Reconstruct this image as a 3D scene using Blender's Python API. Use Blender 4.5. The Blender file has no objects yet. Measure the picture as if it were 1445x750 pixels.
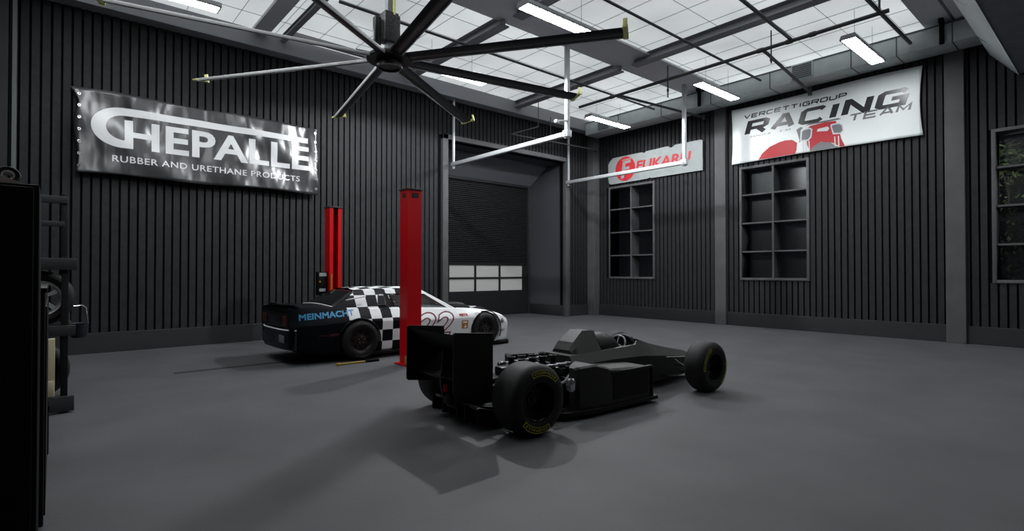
import bpy, bmesh, math, random
from mathutils import Vector, Matrix
from mathutils.bvhtree import BVHTree
random.seed(7)
S = bpy.context.scene
COL = S.collection
PI = math.pi
R = math.radians

# ------------------------------------------------------------------ materials
def mat(name, col, rough=0.6, metal=0.0, spec=0.5, noise=0.0, nscale=6.0, bump=0.0, bscale=60.0, emit=None, estr=0.0, coat=0.0):
    m = bpy.data.materials.new(name); m.use_nodes = True
    nt = m.node_tree; b = nt.nodes['Principled BSDF']
    b.inputs['Base Color'].default_value = (*col, 1)
    b.inputs['Roughness'].default_value = rough
    b.inputs['Metallic'].default_value = metal
    b.inputs['Specular IOR Level'].default_value = spec
    b.inputs['Coat Weight'].default_value = coat
    tc = nt.nodes.new('ShaderNodeTexCoord')
    if noise > 0:
        n = nt.nodes.new('ShaderNodeTexNoise'); n.inputs['Scale'].default_value = nscale
        n.inputs['Detail'].default_value = 6
        nt.links.new(tc.outputs['Object'], n.inputs['Vector'])
        r = nt.nodes.new('ShaderNodeMapRange')
        r.inputs['From Min'].default_value = 0.3; r.inputs['From Max'].default_value = 0.7
        r.inputs['To Min'].default_value = 1 - noise; r.inputs['To Max'].default_value = 1 + noise
        nt.links.new(n.outputs['Fac'], r.inputs['Value'])
        v = nt.nodes.new('ShaderNodeVectorMath'); v.operation = 'SCALE'
        v.inputs[0].default_value = col
        nt.links.new(r.outputs['Result'], v.inputs['Scale'])
        nt.links.new(v.outputs['Vector'], b.inputs['Base Color'])
    if bump > 0:
        n2 = nt.nodes.new('ShaderNodeTexNoise'); n2.inputs['Scale'].default_value = bscale
        n2.inputs['Detail'].default_value = 4
        nt.links.new(tc.outputs['Object'], n2.inputs['Vector'])
        bp = nt.nodes.new('ShaderNodeBump'); bp.inputs['Strength'].default_value = bump
        bp.inputs['Distance'].default_value = 0.02
        nt.links.new(n2.outputs['Fac'], bp.inputs['Height'])
        nt.links.new(bp.outputs['Normal'], b.inputs['Normal'])
    if emit:
        b.inputs['Emission Color'].default_value = (*emit, 1)
        b.inputs['Emission Strength'].default_value = estr
    return m

M = {}
M['floor'] = mat('concrete_floor', (.073, .074, .078), .6, noise=.13, nscale=1.3, bump=.08, bscale=25, spec=.25)
M['batten'] = mat('charcoal_batten', (.0165, .0172, .019), .65, noise=.22, nscale=9, spec=.3)
M['backing'] = mat('black_backing', (.003, .003, .0035), .8, spec=.1)
M['trim'] = mat('grey_trim', (.078, .079, .082), .6, noise=.12, nscale=3, spec=.3)
M['base'] = mat('dark_baseboard', (.024, .025, .027), .6, noise=.1, nscale=3, spec=.3)
M['beam'] = mat('ceiling_beam_paint', (.70, .71, .76), .6, spec=.3)
M['ibeam'] = mat('steel_beam_paint', (.30, .305, .33), .5, spec=.3)
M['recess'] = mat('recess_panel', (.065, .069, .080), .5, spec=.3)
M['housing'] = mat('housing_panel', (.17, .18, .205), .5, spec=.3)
M['shutter'] = mat('shutter_slat', (.012, .012, .0128), .6, spec=.25)
M['duct'] = mat('galvanised_duct', (.56, .61, .61), .5, metal=.1, noise=.08, nscale=4)
M['ductrib'] = mat('duct_flange', (.10, .11, .11), .5)
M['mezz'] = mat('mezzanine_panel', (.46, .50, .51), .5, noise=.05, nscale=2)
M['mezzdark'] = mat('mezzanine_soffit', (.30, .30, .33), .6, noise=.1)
M['rackpaint'] = mat('rack_paint', (.030, .031, .033), .5, spec=.3)
M['rackdark'] = mat('rack_upright_paint', (.012, .012, .013), .5, spec=.2)
M['black'] = mat('black_paint', (.0025, .0025, .0028), .6, spec=.12)
M['blackgloss'] = mat('black_gloss', (.004, .004, .0045), .45, spec=.2)
M['pipe'] = mat('grey_pipe', (.075, .08, .08), .5, metal=.2)
M['galv'] = mat('galvanised_rail', (.52, .54, .56), .4, metal=.35)
M['white_metal'] = mat('white_lamp_housing', (.36, .37, .38), .5)
M['diffuser'] = mat('lamp_diffuser', (.9, .9, .9), .5, emit=(.95, .98, 1), estr=45.0)
M['fanblade'] = mat('fan_blade', (.035, .037, .038), .32, metal=.5)
M['edge'] = mat('lit_edge_pale', (.80, .81, .82), .5)  # pale tone stands in for the light caught along the blade edges
M['fanhub'] = mat('fan_hub', (.014, .014, .015), .35, metal=.2)
M['fanpole'] = mat('fan_pole', (.36, .38, .39), .45, metal=.2)
M['speckle'] = mat('speckled_motor', (.035, .034, .038), .55, noise=.9, nscale=60)
M['yellow'] = mat('yellow_plastic', (.95, .95, .36), .45)
M['yellowline'] = mat('tyre_yellow', (.34, .32, .02), .6)
M['liftyellow'] = mat('lift_yellow', (.30, .20, .02), .5)
M['red'] = mat('red_lift_paint', (.50, .001, .004), .38, spec=.35)
M['chrome'] = mat('chrome', (.62, .63, .65), .22, metal=.9)
M['steel'] = mat('dull_steel', (.18, .18, .19), .4, metal=.8)
M['rubber'] = mat('tyre_rubber', (.0085, .0085, .009), .62, spec=.3)
M['rim'] = mat('dark_rim', (.016, .017, .020), .35, metal=.6)
M['rimred'] = mat('stock_rim', (.018, .014, .014), .4, metal=.4)
M['fbody'] = mat('matte_formula_body', (.017, .0167, .0158), .5, spec=.35)
M['carbon'] = mat('carbon_black', (.0035, .0035, .004), .5, spec=.25)
M['engine'] = mat('engine_metal', (.02, .021, .024), .35, metal=.6)
M['glass'] = mat('tinted_glass', (.004, .004, .005), .12, spec=.5)
M['white'] = mat('white_panel', (.78, .82, .82), .5)
M['whiteprint'] = mat('white_print', (.66, .67, .68), .35)
M['blackprint'] = mat('black_print', (.012, .013, .015), .3)
M['greyprint'] = mat('grey_print', (.16, .165, .175), .4)
M['redprint'] = mat('red_print', (.45, .020, .028), .5)
M['sign'] = mat('sign_face', (.26, .285, .285), .5, noise=.08, nscale=5)
M['redoutline'] = mat('number_outline', (.11, .012, .016), .45)
M['blueprint'] = mat('blue_print', (.05, .27, .50), .45)
M['cream'] = mat('cream_board', (.80, .71, .47), .6)
M['pale'] = mat('pale_wood', (.85, .72, .66), .6)
M['navy'] = mat('navy_plastic', (.006, .011, .017), .5)
M['orange'] = mat('orange_print', (.40, .16, .02), .5)
M['seat'] = mat('red_seat', (.28, .06, .06), .7)
M['leaf'] = mat('leaf_green', (.15, .20, .09), .6)
M['bark'] = mat('bark', (.05, .04, .03), .8)
M['tail'] = mat('tail_red', (.055, .007, .009), .4)
M['rainlight'] = mat('rain_light_red', (.65, .01, .04), .4, spec=.5)
M['floor_strip'] = mat('dark_strip', (.012, .012, .013), .8)
M['pane'] = mat('frosted_pane', (.30, .30, .29), .4, emit=(.93, .95, .93), estr=.115)

# skylight: translucent daylight panels
def skylight_mat():
    m = bpy.data.materials.new('skylight_panel'); m.use_nodes = True
    nt = m.node_tree; b = nt.nodes['Principled BSDF']
    b.inputs['Base Color'].default_value = (.6, .6, .6, 1); b.inputs['Roughness'].default_value = .5
    tc = nt.nodes.new('ShaderNodeTexCoord'); n = nt.nodes.new('ShaderNodeTexNoise')
    n.inputs['Scale'].default_value = .55; n.inputs['Detail'].default_value = 2
    nt.links.new(tc.outputs['Object'], n.inputs['Vector'])
    r = nt.nodes.new('ShaderNodeMapRange'); r.inputs['From Min'].default_value = .3; r.inputs['From Max'].default_value = .7
    r.inputs['To Min'].default_value = .44; r.inputs['To Max'].default_value = .66
    nt.links.new(n.outputs['Fac'], r.inputs['Value'])
    b.inputs['Emission Color'].default_value = (.93, .985, 1.0, 1)
    nt.links.new(r.outputs['Result'], b.inputs['Emission Strength'])
    return m
M['sky'] = skylight_mat()

def tarp_mat():
    m = mat('glossy_tarp', (.034, .035, .037), .3, spec=.9)
    nt = m.node_tree; b = nt.nodes['Principled BSDF']; tc = nt.nodes.new('ShaderNodeTexCoord')
    mp = nt.nodes.new('ShaderNodeMapping'); mp.inputs['Rotation'].default_value = (0, R(28), 0); mp.inputs['Scale'].default_value = (1.0, 1, .42)
    nt.links.new(tc.outputs['Object'], mp.inputs['Vector'])
    n = nt.nodes.new('ShaderNodeTexNoise'); n.inputs['Scale'].default_value = 1.5; n.inputs['Detail'].default_value = 2.2; n.inputs['Roughness'].default_value = .45
    nt.links.new(mp.outputs['Vector'], n.inputs['Vector'])
    bp = nt.nodes.new('ShaderNodeBump'); bp.inputs['Strength'].default_value = .9; bp.inputs['Distance'].default_value = .3
    nt.links.new(n.outputs['Fac'], bp.inputs['Height']); nt.links.new(bp.outputs['Normal'], b.inputs['Normal'])
    return m
M['tarp'] = tarp_mat()

# stock-car paint: navy tail, chequered band, white front (colours belong to the body shell)
def livery():
    m = bpy.data.materials.new('stock_car_livery'); m.use_nodes = True
    nt = m.node_tree; b = nt.nodes['Principled BSDF']; N = nt.nodes.new; K = nt.links.new
    b.inputs['Roughness'].default_value = .5; b.inputs['Specular IOR Level'].default_value = .1
    tc = N('ShaderNodeTexCoord'); sp = N('ShaderNodeSeparateXYZ'); K(tc.outputs['Object'], sp.inputs[0])
    sn = N('ShaderNodeSeparateXYZ'); K(tc.outputs['Normal'], sn.inputs[0])
    def ma(op, a, bb=None):
        n = N('ShaderNodeMath'); n.operation = op
        for i, v in enumerate((a, bb)):
            if v is None: continue
            if isinstance(v, (int, float)): n.inputs[i].default_value = v
            else: K(v, n.inputs[i])
        return n.outputs[0]
    fl = lambda o, off, s: ma('FLOOR', ma('DIVIDE', ma('SUBTRACT', o, off), s))
    ix = fl(sp.outputs['X'], -10.0 + .93 - .003, .2); iz = fl(sp.outputs['Z'], -10.0 + .09, .2); iy = fl(sp.outputs['Y'], -10.003, .2)
    roof = ma('GREATER_THAN', sp.outputs['Z'], 1.135)
    par_s = ma('FLOORED_MODULO', ma('ADD', ix, iz), 2.0); par_r = ma('FLOORED_MODULO', ma('ADD', ix, iy), 2.0)
    mx = N('ShaderNodeMix'); K(roof, mx.inputs[0]); K(par_s, mx.inputs[2]); K(par_r, mx.inputs[3])
    chk = mx.outputs[0]
    front = ma('GREATER_THAN', sp.outputs['X'], 2.13 - .003); back = ma('GREATER_THAN', sp.outputs['X'], .93 - .003)
    white = ma('MAXIMUM', front, ma('MULTIPLY', back, chk))
    c = N('ShaderNodeMix'); c.data_type = 'RGBA'; K(white, c.inputs[0])
    c.inputs[6].default_value = (.0022, .003, .005, 1); c.inputs[7].default_value = (.66, .67, .68, 1)
    K(c.outputs[2], b.inputs['Base Color'])
    return m
M['livery'] = livery()

# ------------------------------------------------------------------ mesh building
class MB:
    def __init__(self): self.bm = bmesh.new()
    def _add(self, verts, faces):
        vs = [self.bm.verts.new(v) for v in verts]
        for f in faces:
            try: self.bm.faces.new([vs[i] for i in f])
            except ValueError: pass
        return vs
    def box(self, x0, x1, y0, y1, z0, z1, bev=0.0, mtx=None):
        v = [(x, y, z) for x in (x0, x1) for y in (y0, y1) for z in (z0, z1)]
        f = [(0, 1, 3, 2), (4, 6, 7, 5), (0, 4, 5, 1), (2, 3, 7, 6), (0, 2, 6, 4), (1, 5, 7, 3)]
        if mtx is not None: v = [mtx @ Vector(p) for p in v]
        vs = self._add(v, f)
        if bev > 0:
            es = list({e for q in vs for e in q.link_edges})
            bmesh.ops.bevel(self.bm, geom=es, offset=bev, segments=2, profile=.5, affect='EDGES')
        return self
    def tube(self, pts, r, seg=10, cap=True):
        pts = [Vector(p) for p in pts]; rings = []
        n = len(pts)
        for i, p in enumerate(pts):
            if i == 0: t = pts[1] - p
            elif i == n - 1: t = p - pts[-2]
            else: t = (pts[i + 1] - p).normalized() + (p - pts[i - 1]).normalized()
            t.normalize()
            a = Vector((0, 0, 1)) if abs(t.z) < .9 else Vector((1, 0, 0))
            u = t.cross(a).normalized(); w = t.cross(u)
            rr = r[i] if isinstance(r, (list, tuple)) else r
            rings.append([p + u * rr * math.cos(2 * PI * k / seg) + w * rr * math.sin(2 * PI * k / seg) for k in range(seg)])
        return self.loft(rings, cap)
    def loft(self, rings, cap=True, closed=True):
        vv = [[self.bm.verts.new(p) for p in rg] for rg in rings]
        m = len(rings[0])
        for a, b in zip(vv[:-1], vv[1:]):
            for k in range(m if closed else m - 1):
                l = (k + 1) % m
                try: self.bm.faces.new((a[k], a[l], b[l], b[k]))
                except ValueError: pass
        if cap:
            for rg in (vv[0], vv[-1]):
                try: self.bm.faces.new(rg)
                except ValueError: pass
        return self
    def lathe(self, prof, origin=(0, 0, 0), axis='Z', seg=32, a0=0, a1=2 * PI):
        o = Vector(origin); full = abs(a1 - a0 - 2 * PI) < 1e-6
        n = seg if full else seg + 1
        def P(r, h, a):
            c, s = r * math.cos(a), r * math.sin(a)
            return o + (Vector((c, s, h)) if axis == 'Z' else Vector((c, h, s)) if axis == 'Y' else Vector((h, c, s)))
        cols = [[self.bm.verts.new(P(r, h, a0 + (a1 - a0) * k / seg)) for (r, h) in prof] for k in range(n)]
        for k in range(n if full else n - 1):
            a, b = cols[k], cols[(k + 1) % n]
            for i in range(len(prof) - 1):
                try: self.bm.faces.new((a[i], b[i], b[i + 1], a[i + 1]))
                except ValueError: pass
        return self
    def prism(self, poly, d0, d1, plane='XZ'):
        def P(a, b, d): return (a, d, b) if plane == 'XZ' else (d, a, b) if plane == 'YZ' else (a, b, d)
        n = len(poly)
        v = [P(a, b, d0) for a, b in poly] + [P(a, b, d1) for a, b in poly]
        f = [tuple(range(n)), tuple(range(2 * n - 1, n - 1, -1))] + [(i, (i + 1) % n, n + (i + 1) % n, n + i) for i in range(n)]
        self._add(v, f); return self
    def ball(self, c, rx, ry, rz, seg=20, rings=12, mtx=None):
        c = Vector(c); prev = None; rr = []
        for i in range(rings + 1):
            t = PI * i / rings
            rr.append([c + Vector((rx * math.sin(t) * math.cos(2 * PI * k / seg), ry * math.sin(t) * math.sin(2 * PI * k / seg), rz * math.cos(t))) for k in range(seg)])
        self.loft(rr, cap=False)
        bmesh.ops.remove_doubles(self.bm, verts=self.bm.verts, dist=1e-6); return self
    def build(self, name, m, parent=None, smooth=35, **kw):
        bm = self.bm
        bmesh.ops.remove_doubles(bm, verts=bm.verts, dist=1e-6)
        bmesh.ops.recalc_face_normals(bm, faces=bm.faces)
        me = bpy.data.meshes.new(name); bm.to_mesh(me); bm.free()
        return link(name, me, m, parent, smooth, **kw)

def link(name, me, m, parent=None, smooth=35, **kw):
    if smooth:
        me.polygons.foreach_set('use_smooth', [True] * len(me.polygons))
        me.set_sharp_from_angle(angle=R(smooth))
    me.materials.clear(); me.materials.append(m)
    o = bpy.data.objects.new(name, me); COL.objects.link(o)
    if parent: o.parent = parent
    for k, v in kw.items(): o[k] = v
    return o
def thing(name, label, cat, loc=(0, 0, 0), rz=0, group=None):
    o = bpy.data.objects.new(name, None); COL.objects.link(o); o.empty_display_size = .2
    o.location = loc; o.rotation_euler = (0, 0, rz); o['label'] = label; o['category'] = cat
    if group: o['group'] = group
    return o
def tag(o, label, cat, group=None):
    o['label'] = label; o['category'] = cat
    if group: o['group'] = group
    return o
def struct(o): o['kind'] = 'structure'; return o
def copy_tree(o, parent=None):
    c = o.copy(); COL.objects.link(c)
    if parent: c.parent = parent
    for ch in list(o.children): copy_tree(ch, c)
    return c
def boolean(o, cutters):
    for c in cutters:
        md = o.modifiers.new('b', 'BOOLEAN'); md.operation = 'DIFFERENCE'; md.object = c; md.solver = 'EXACT'
    dg = bpy.context.evaluated_depsgraph_get(); dg.update()
    me = bpy.data.meshes.new_from_object(o.evaluated_get(dg))
    o.modifiers.clear(); old = o.data; o.data = me
    for c in cutters: bpy.data.objects.remove(c)
    return o

# ------------------------------------------------------------------ lettering as real flat geometry
def glyph(text, bold=0.0, spacing=1.0, maxlen=None):
    cu = bpy.data.curves.new('t', 'FONT'); cu.body = text; cu.offset = bold; cu.space_character = spacing; cu.resolution_u = 4
    o = bpy.data.objects.new('t', cu); COL.objects.link(o)
    dg = bpy.context.evaluated_depsgraph_get(); dg.update()
    me = bpy.data.meshes.new_from_object(o.evaluated_get(dg))
    bpy.data.objects.remove(o); bpy.data.curves.remove(cu)
    bm = bmesh.new(); bm.from_mesh(me); bpy.data.meshes.remove(me)
    bmesh.ops.triangulate(bm, faces=bm.faces)
    return bm
def bbox(bm):
    xs = [v.co.x for v in bm.verts]; ys = [v.co.y for v in bm.verts]; return min(xs), max(xs), min(ys), max(ys)
def subdiv(bm, L):
    for _ in range(5):
        es = [e for e in bm.edges if e.calc_length() > L]
        if not es: break
        bmesh.ops.subdivide_edges(bm, edges=es, cuts=1)
        bmesh.ops.triangulate(bm, faces=[f for f in bm.faces if len(f.verts) > 3])
def text_into(out, text, u0, u1, v0, v1, fn, bold=0.0, shear=0.0, spacing=1.0, L=None, slope=0.0):
    """fit text into the rectangle u0..u1 x v0..v1, map (u,v)->3D with fn and add to bmesh out"""
    if bold < 0:
        k = -bold
        for du, dv in ((-k, -k), (k, -k), (-k, k), (k, k)): text_into(out, text, u0 + k + du, u1 - k + du, v0 + k + dv, v1 - k + dv, fn, 0, shear, spacing, L, slope)
        return
    bm = glyph(text, bold, spacing)
    for v in bm.verts: v.co.x += shear * v.co.y
    a, b, c, d = bbox(bm)
    for v in bm.verts:
        s = (v.co.x - a) / (b - a); t = (v.co.y - c) / (d - c)
        v.co = (u0 + s * (u1 - u0), v0 + t * (v1 - v0) + slope * s, 0)
    if L: subdiv(bm, L)
    mp = {}
    for v in bm.verts: mp[v] = out.verts.new(fn(v.co.x, v.co.y))
    for f in bm.faces:
        try: out.faces.new([mp[v] for v in f.verts])
        except ValueError: pass
    bm.free()
STROKES = {   # wide squared capitals: centre lines in a 1 x 1 box
 'V': [[(0, 1), (.5, 0), (1, 1)]], 'E': [[(1, 1), (0, 1), (0, 0), (1, 0)], [(0, .5), (.9, .5)]],
 'R': [[(0, 0), (0, 1), (.86, 1), (1, .9), (1, .58), (.86, .46), (0, .46)], [(.55, .46), (1, 0)]],
 'C': [[(1, .86), (.86, 1), (.14, 1), (0, .86), (0, .14), (.14, 0), (.86, 0), (1, .14)]],
 'T': [[(0, 1), (1, 1)], [(.5, 1), (.5, 0)]], 'I': [[(.5, 0), (.5, 1)]],
 'G': [[(1, .88), (.86, 1), (.14, 1), (0, .86), (0, .14), (.14, 0), (1, 0), (1, .5), (.48, .5)]],
 'O': [[(.14, 0), (0, .14), (0, .86), (.14, 1), (.86, 1), (1, .86), (1, .14), (.86, 0), (.14, 0)]],
 'U': [[(0, 1), (0, .14), (.14, 0), (.86, 0), (1, .14), (1, 1)]],
 'P': [[(0, 0), (0, 1), (.86, 1), (1, .88), (1, .52), (.86, .4), (0, .4)]],
 'A': [[(0, 0), (.42, 1), (.58, 1), (1, 0)], [(.16, .28), (.84, .28)]], 'N': [[(0, 0), (0, 1), (.08, 1), (.92, 0), (1, 0), (1, 1)]],
 'M': [[(0, 0), (.04, 1), (.5, .25), (.96, 1), (1, 0)]]}
def stroke_text(out, text, u0, u1, v0, v1, fn, tx, ty, gap=.22, slant=0.0, L=.1):
    wd = [.34 if c == 'I' else 1.0 for c in text]; tot = sum(wd) + gap * (len(text) - 1)
    H = v1 - v0; sc = (u1 - u0 - slant * H) / tot; x = u0
    for c, w in zip(text, wd):
        W = sc * w
        for pl in STROKES[c]:
            P = [Vector((x + tx / 2 + p[0] * (W - tx) if c != 'I' else x + W / 2, v0 + ty / 2 + p[1] * (H - ty))) for p in pl]
            n = len(P); lft, rgt = [], []; closed = (P[0] - P[-1]).length < 1e-6
            def nrm(a, b):
                d = (b - a).normalized(); return Vector((-d.y, d.x))
            for i, p in enumerate(P):
                na = nrm(P[i - 1], p) if i > 0 else (nrm(P[-2], p) if closed else None)
                nb = nrm(p, P[i + 1]) if i < n - 1 else (nrm(p, P[1]) if closed else None)
                nn = (na + nb).normalized() if na and nb else (na or nb)
                k = 1 / max(.45, nn.dot(na or nb)) if na and nb else 1
                # vertical strokes take the width tx, horizontal ones ty
                o = Vector((nn.x * tx / 2, nn.y * ty / 2)) * k
                lft.append(p + o); rgt.append(p - o)
            for i in range(n - 1):
                q = [(a.x + slant * (a.y - v0), a.y) for a in (lft[i], rgt[i], rgt[i + 1], lft[i + 1])]
                poly_into(out, q, fn, L)
        x += W + sc * gap
def poly_into(out, poly, fn, L=None):
    bm = bmesh.new(); bm.faces.new([bm.verts.new((p[0], p[1], 0)) for p in poly])
    bmesh.ops.triangulate(bm, faces=bm.faces)
    if L: subdiv(bm, L)
    mp = {v: out.verts.new(fn(v.co.x, v.co.y)) for v in bm.verts}
    for f in bm.faces:
        try: out.faces.new([mp[v] for v in f.verts])
        except ValueError: pass
    bm.free()
def flat(name, out, m, parent, **kw):
    me = bpy.data.meshes.new(name); out.to_mesh(me); out.free()
    return link(name, me, m, parent, 0, **kw)

# ================================================================== ROOM SHELL
XR, YL, ZC = 14.55, 12.55, 6.69      # right wall, left wall, ceiling
XB, YB = -4.0, -4.0
struct(MB().box(XB, XR + .4, YB, 15.0, -.2, 0).build('floor', M['floor'], smooth=0))
# narrow dark strip on the floor behind the stock car
struct(MB().box(1.37, 4.6, 9.20, 9.32, -.01, .002).build('trim_1', M['floor_strip'], smooth=0))

def battens_x(mb, x0, x1, y, z0, z1, skip=None, pitch=.142, gap=.036):
    n = int((x1 - x0) / pitch)
    for i in range(n + 1):
        a = x0 + i * pitch; b = min(a + pitch - gap, x1)
        if b - a < .02: continue
        for (za, zb) in (skip(a, b) if skip else ((z0, z1),)):
            mb.box(a, b, y - .04, y, za, zb, 0)
def battens_y(mb, y0, y1, x, z0, z1, skip=None, pitch=.142, gap=.036):
    n = int((y1 - y0) / pitch)
    for i in range(n + 1):
        a = y0 + i * pitch; b = min(a + pitch - gap, y1)
        if b - a < .02: continue
        for (za, zb) in (skip(a, b) if skip else ((z0, z1),)):
            mb.box(x - .04, x, a, b, za, zb, 0)

# left wall (door opening X 8.32..13.05, Z 0..5.2)
DX0, DX1, DZ = 8.34, 13.1, 5.2
wl = MB()
wl.box(XB, DX0, YL, YL + .2, 0, ZC); wl.box(DX1, XR, YL, YL + .2, 0, ZC); wl.box(DX0, DX1, YL, YL + .2, DZ, ZC)
lw = struct(wl.build('wall_left', M['backing'], smooth=0))
wb = MB()
battens_x(wb, XB, XR - .02, YL, .37, 6.4, skip=lambda a, b: ((5.32, 6.4),) if (b > 8.17 and a < 13.24) else ((.37, 6.4),))
wb.build('batten_cladding', M['batten'], lw, smooth=0)
struct(MB().box(XB, 8.17, YL - .07, YL, 0, .37, .008).build('baseboard_left', M['base'], smooth=0))
struct(MB().box(13.24, XR, YL - .07, YL, 0, .37, .008).build('baseboard_left', M['base'], smooth=0))
struct(MB().box(-.552, -.494, YL - .16, YL - .04, 0, 6.4, .005).build('trim_2', M['ductrib'], smooth=0))
struct(MB().box(-1.6, -.60, YL - .13, YL - .03, 0, 6.4, .005).build('trim_3', M['base'], smooth=0))
struct(MB().box(XB, XR, YL - .35, YL, 6.32, ZC, .01).build('trim_4', M['ibeam'], smooth=0))
struct(MB().box(XR - .32, XR, YL - .34, YL, 0, 6.4, .01).build('trim_5', M['trim'], smooth=0))

# door recess
d1 = thing('door_1', 'dark roller door in a deep recess with a lit window strip', 'door'); del d1['label'], d1['category']; struct(d1)
fr = MB()
fr.box(8.16, DX0, YL - .12, YL + .05, 0, 5.34, .01); fr.box(13.08, 13.26, YL - .12, YL + .05, 0, 5.34, .01); fr.box(8.16, 13.26, YL - .12, YL + .05, DZ, 5.34, .01)
fr.build('door_frame', M['trim'], d1)
rc = MB()
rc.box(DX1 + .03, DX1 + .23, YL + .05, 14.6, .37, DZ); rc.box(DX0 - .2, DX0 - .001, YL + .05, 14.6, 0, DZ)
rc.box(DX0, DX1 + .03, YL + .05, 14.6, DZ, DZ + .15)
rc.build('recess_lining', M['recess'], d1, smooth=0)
MB().box(DX1 - .01, DX1 + .2, YL + .05, 14.45, 0, .37, .006).build('recess_skirting', M['base'], d1)
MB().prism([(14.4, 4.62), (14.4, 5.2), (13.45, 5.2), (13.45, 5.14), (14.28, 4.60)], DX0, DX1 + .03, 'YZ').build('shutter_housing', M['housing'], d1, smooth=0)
MB().box(DX1 - .05, DX1 + .05, 14.28, 14.45, 0, 4.6, .01).box(DX0, DX0 + .1, 14.28, 14.45, 0, 4.6, .01).box(DX0, DX1, 14.3, 14.45, 4.52, 4.62, .01).build('shutter_guide', M['base'], d1)
sh = MB(); z = 1.78
while z < 4.55:
    sh.loft([[(x, 14.42, z), (x, 14.385, z + .015), (x, 14.385, z + .048), (x, 14.42, z + .062)] for x in (DX0 + .08, DX1 - .04)]); z += .064
sh.box(DX0, DX1, 14.42, 14.5, 0, 4.6); sh.box(DX0 + .08, DX1 - .04, 14.36, 14.42, .02, .80, .005)
sh.build('shutter_curtain', M['shutter'], d1, smooth=0)
gd = MB()
px_ = [8.56, 9.64, 10.72, 11.77, 12.86]
for x in px_: gd.box(x - .035, x + .035, 14.36, 14.42, .80, 1.78)
for zz in (.82, 1.29, 1.75): gd.box(8.5, 12.95, 14.362, 14.42, zz - .035, zz + .035)
gd.box(12.86, DX1 - .04, 14.362, 14.42, .8, 1.78); gd.box(DX0 + .05, 8.56, 14.362, 14.42, .8, 1.78)
gd.build('window_grille', M['shutter'], d1, smooth=0)
for a, b in zip(px_[:-1], px_[1:]):
    for za, zb in ((.84, 1.27), (1.31, 1.73)):
        MB().box(a + .03, b - .03, 14.395, 14.41, za, zb).build('door_pane', M['pane'], d1, smooth=0)
struct(MB().box(DX0 - .3, DX1 + .4, 14.5, 14.7, 0, 5.4).build('wall_recess', M['backing'], smooth=0))

# right wall with three deep gridded windows
WZ0, WZ1 = 1.27, 4.40
WINS = [(9.93, 11.77), (5.35, 7.16), (.07, 1.89)]
wr = MB(); ys = [YB]
for (a, b) in sorted(WINS): ys += [a, b]
ys.append(15.0)
for i in range(0, len(ys), 2): wr.box(XR, XR + .5, ys[i], ys[i + 1], 0, ZC)
for (a, b) in WINS: wr.box(XR, XR + .5, a, b, 0, WZ0); wr.box(XR, XR + .5, a, b, WZ1, ZC)
rw = struct(wr.build('wall_right', M['backing'], smooth=0))
def skipw(a, b):
    for (p, q) in WINS:
        if b > p - .01 and a < q + .01: return ((.37, WZ0), (WZ1, 6.6))
    return ((.37, 6.6),)
wb = MB(); battens_y(wb, YB, YL - .04, XR, .37, 6.6, skipw); wb.build('batten_cladding', M['batten'], rw, smooth=0)
struct(MB().box(XR - .07, XR, YB, YL, 0, .37, .008).build('baseboard_right', M['base'], smooth=0))
for i, yc in enumerate((7.70, 2.465, -2.75)):
    struct(MB().box(XR - .13, XR, yc - .165, yc + .165, 0, 6.5, .008).build('trim_%d' % (6 + i), M['trim'], smooth=0))
for i, (a, b) in enumerate(WINS):
    w = thing('window_%d' % (i + 1), '', ''); del w['label'], w['category']; struct(w)
    f = MB(); x0 = XR - .075; t = .065
    f.box(x0, XR + .42, a, a + t, WZ0, WZ1, .004); f.box(x0, XR + .42, b - t, b, WZ0, WZ1, .004)
    f.box(x0, XR + .42, a + t, b - t, WZ0, WZ0 + t, .004); f.box(x0, XR + .42, a + t, b - t, WZ1 - t, WZ1, .004)
    f.build('window_frame', M['trim'], w)
    g = MB(); c = (a + b) / 2
    g.box(x0 + .02, XR + .36, c - .025, c + .025, WZ0 + t, WZ1 - t)
    for k in (1, 2, 3):
        zz = WZ0 + (WZ1 - WZ0) * k / 4
        g.box(x0 + .025, XR + .36, a + t, b - t, zz - .02, zz + .02)
    g.build('muntin', M['trim'], w, smooth=0)
    gm = bpy.data.materials.get('window_glass')
    if not gm:
        gm = bpy.data.materials.new('window_glass'); gm.use_nodes = True; nt = gm.node_tree
        out = nt.nodes['Material Output']; mx = nt.nodes.new('ShaderNodeMixShader'); tr = nt.nodes.new('ShaderNodeBsdfTransparent'); gl = nt.nodes.new('ShaderNodeBsdfGlossy')
        tr.inputs['Color'].default_value = (.75, .8, .8, 1); gl.inputs['Roughness'].default_value = .3; mx.inputs[0].default_value = .03
        nt.links.new(tr.outputs[0], mx.inputs[1]); nt.links.new(gl.outputs[0], mx.inputs[2]); nt.links.new(mx.outputs[0], out.inputs['Surface'])
    MB().box(XR + .365, XR + .375, a + t, b - t, WZ0 + t, WZ1 - t).build('window_pane', gm, w, smooth=0)
# other walls (close the hall behind the camera)
struct(MB().box(XB - .2, XB, YB, YL, 0, ZC).build('wall_back', M['batten'], smooth=0))
struct(MB().box(XB, XR, YB - .2, YB, 0, ZC).build('wall_front', M['batten'], smooth=0))

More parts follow.
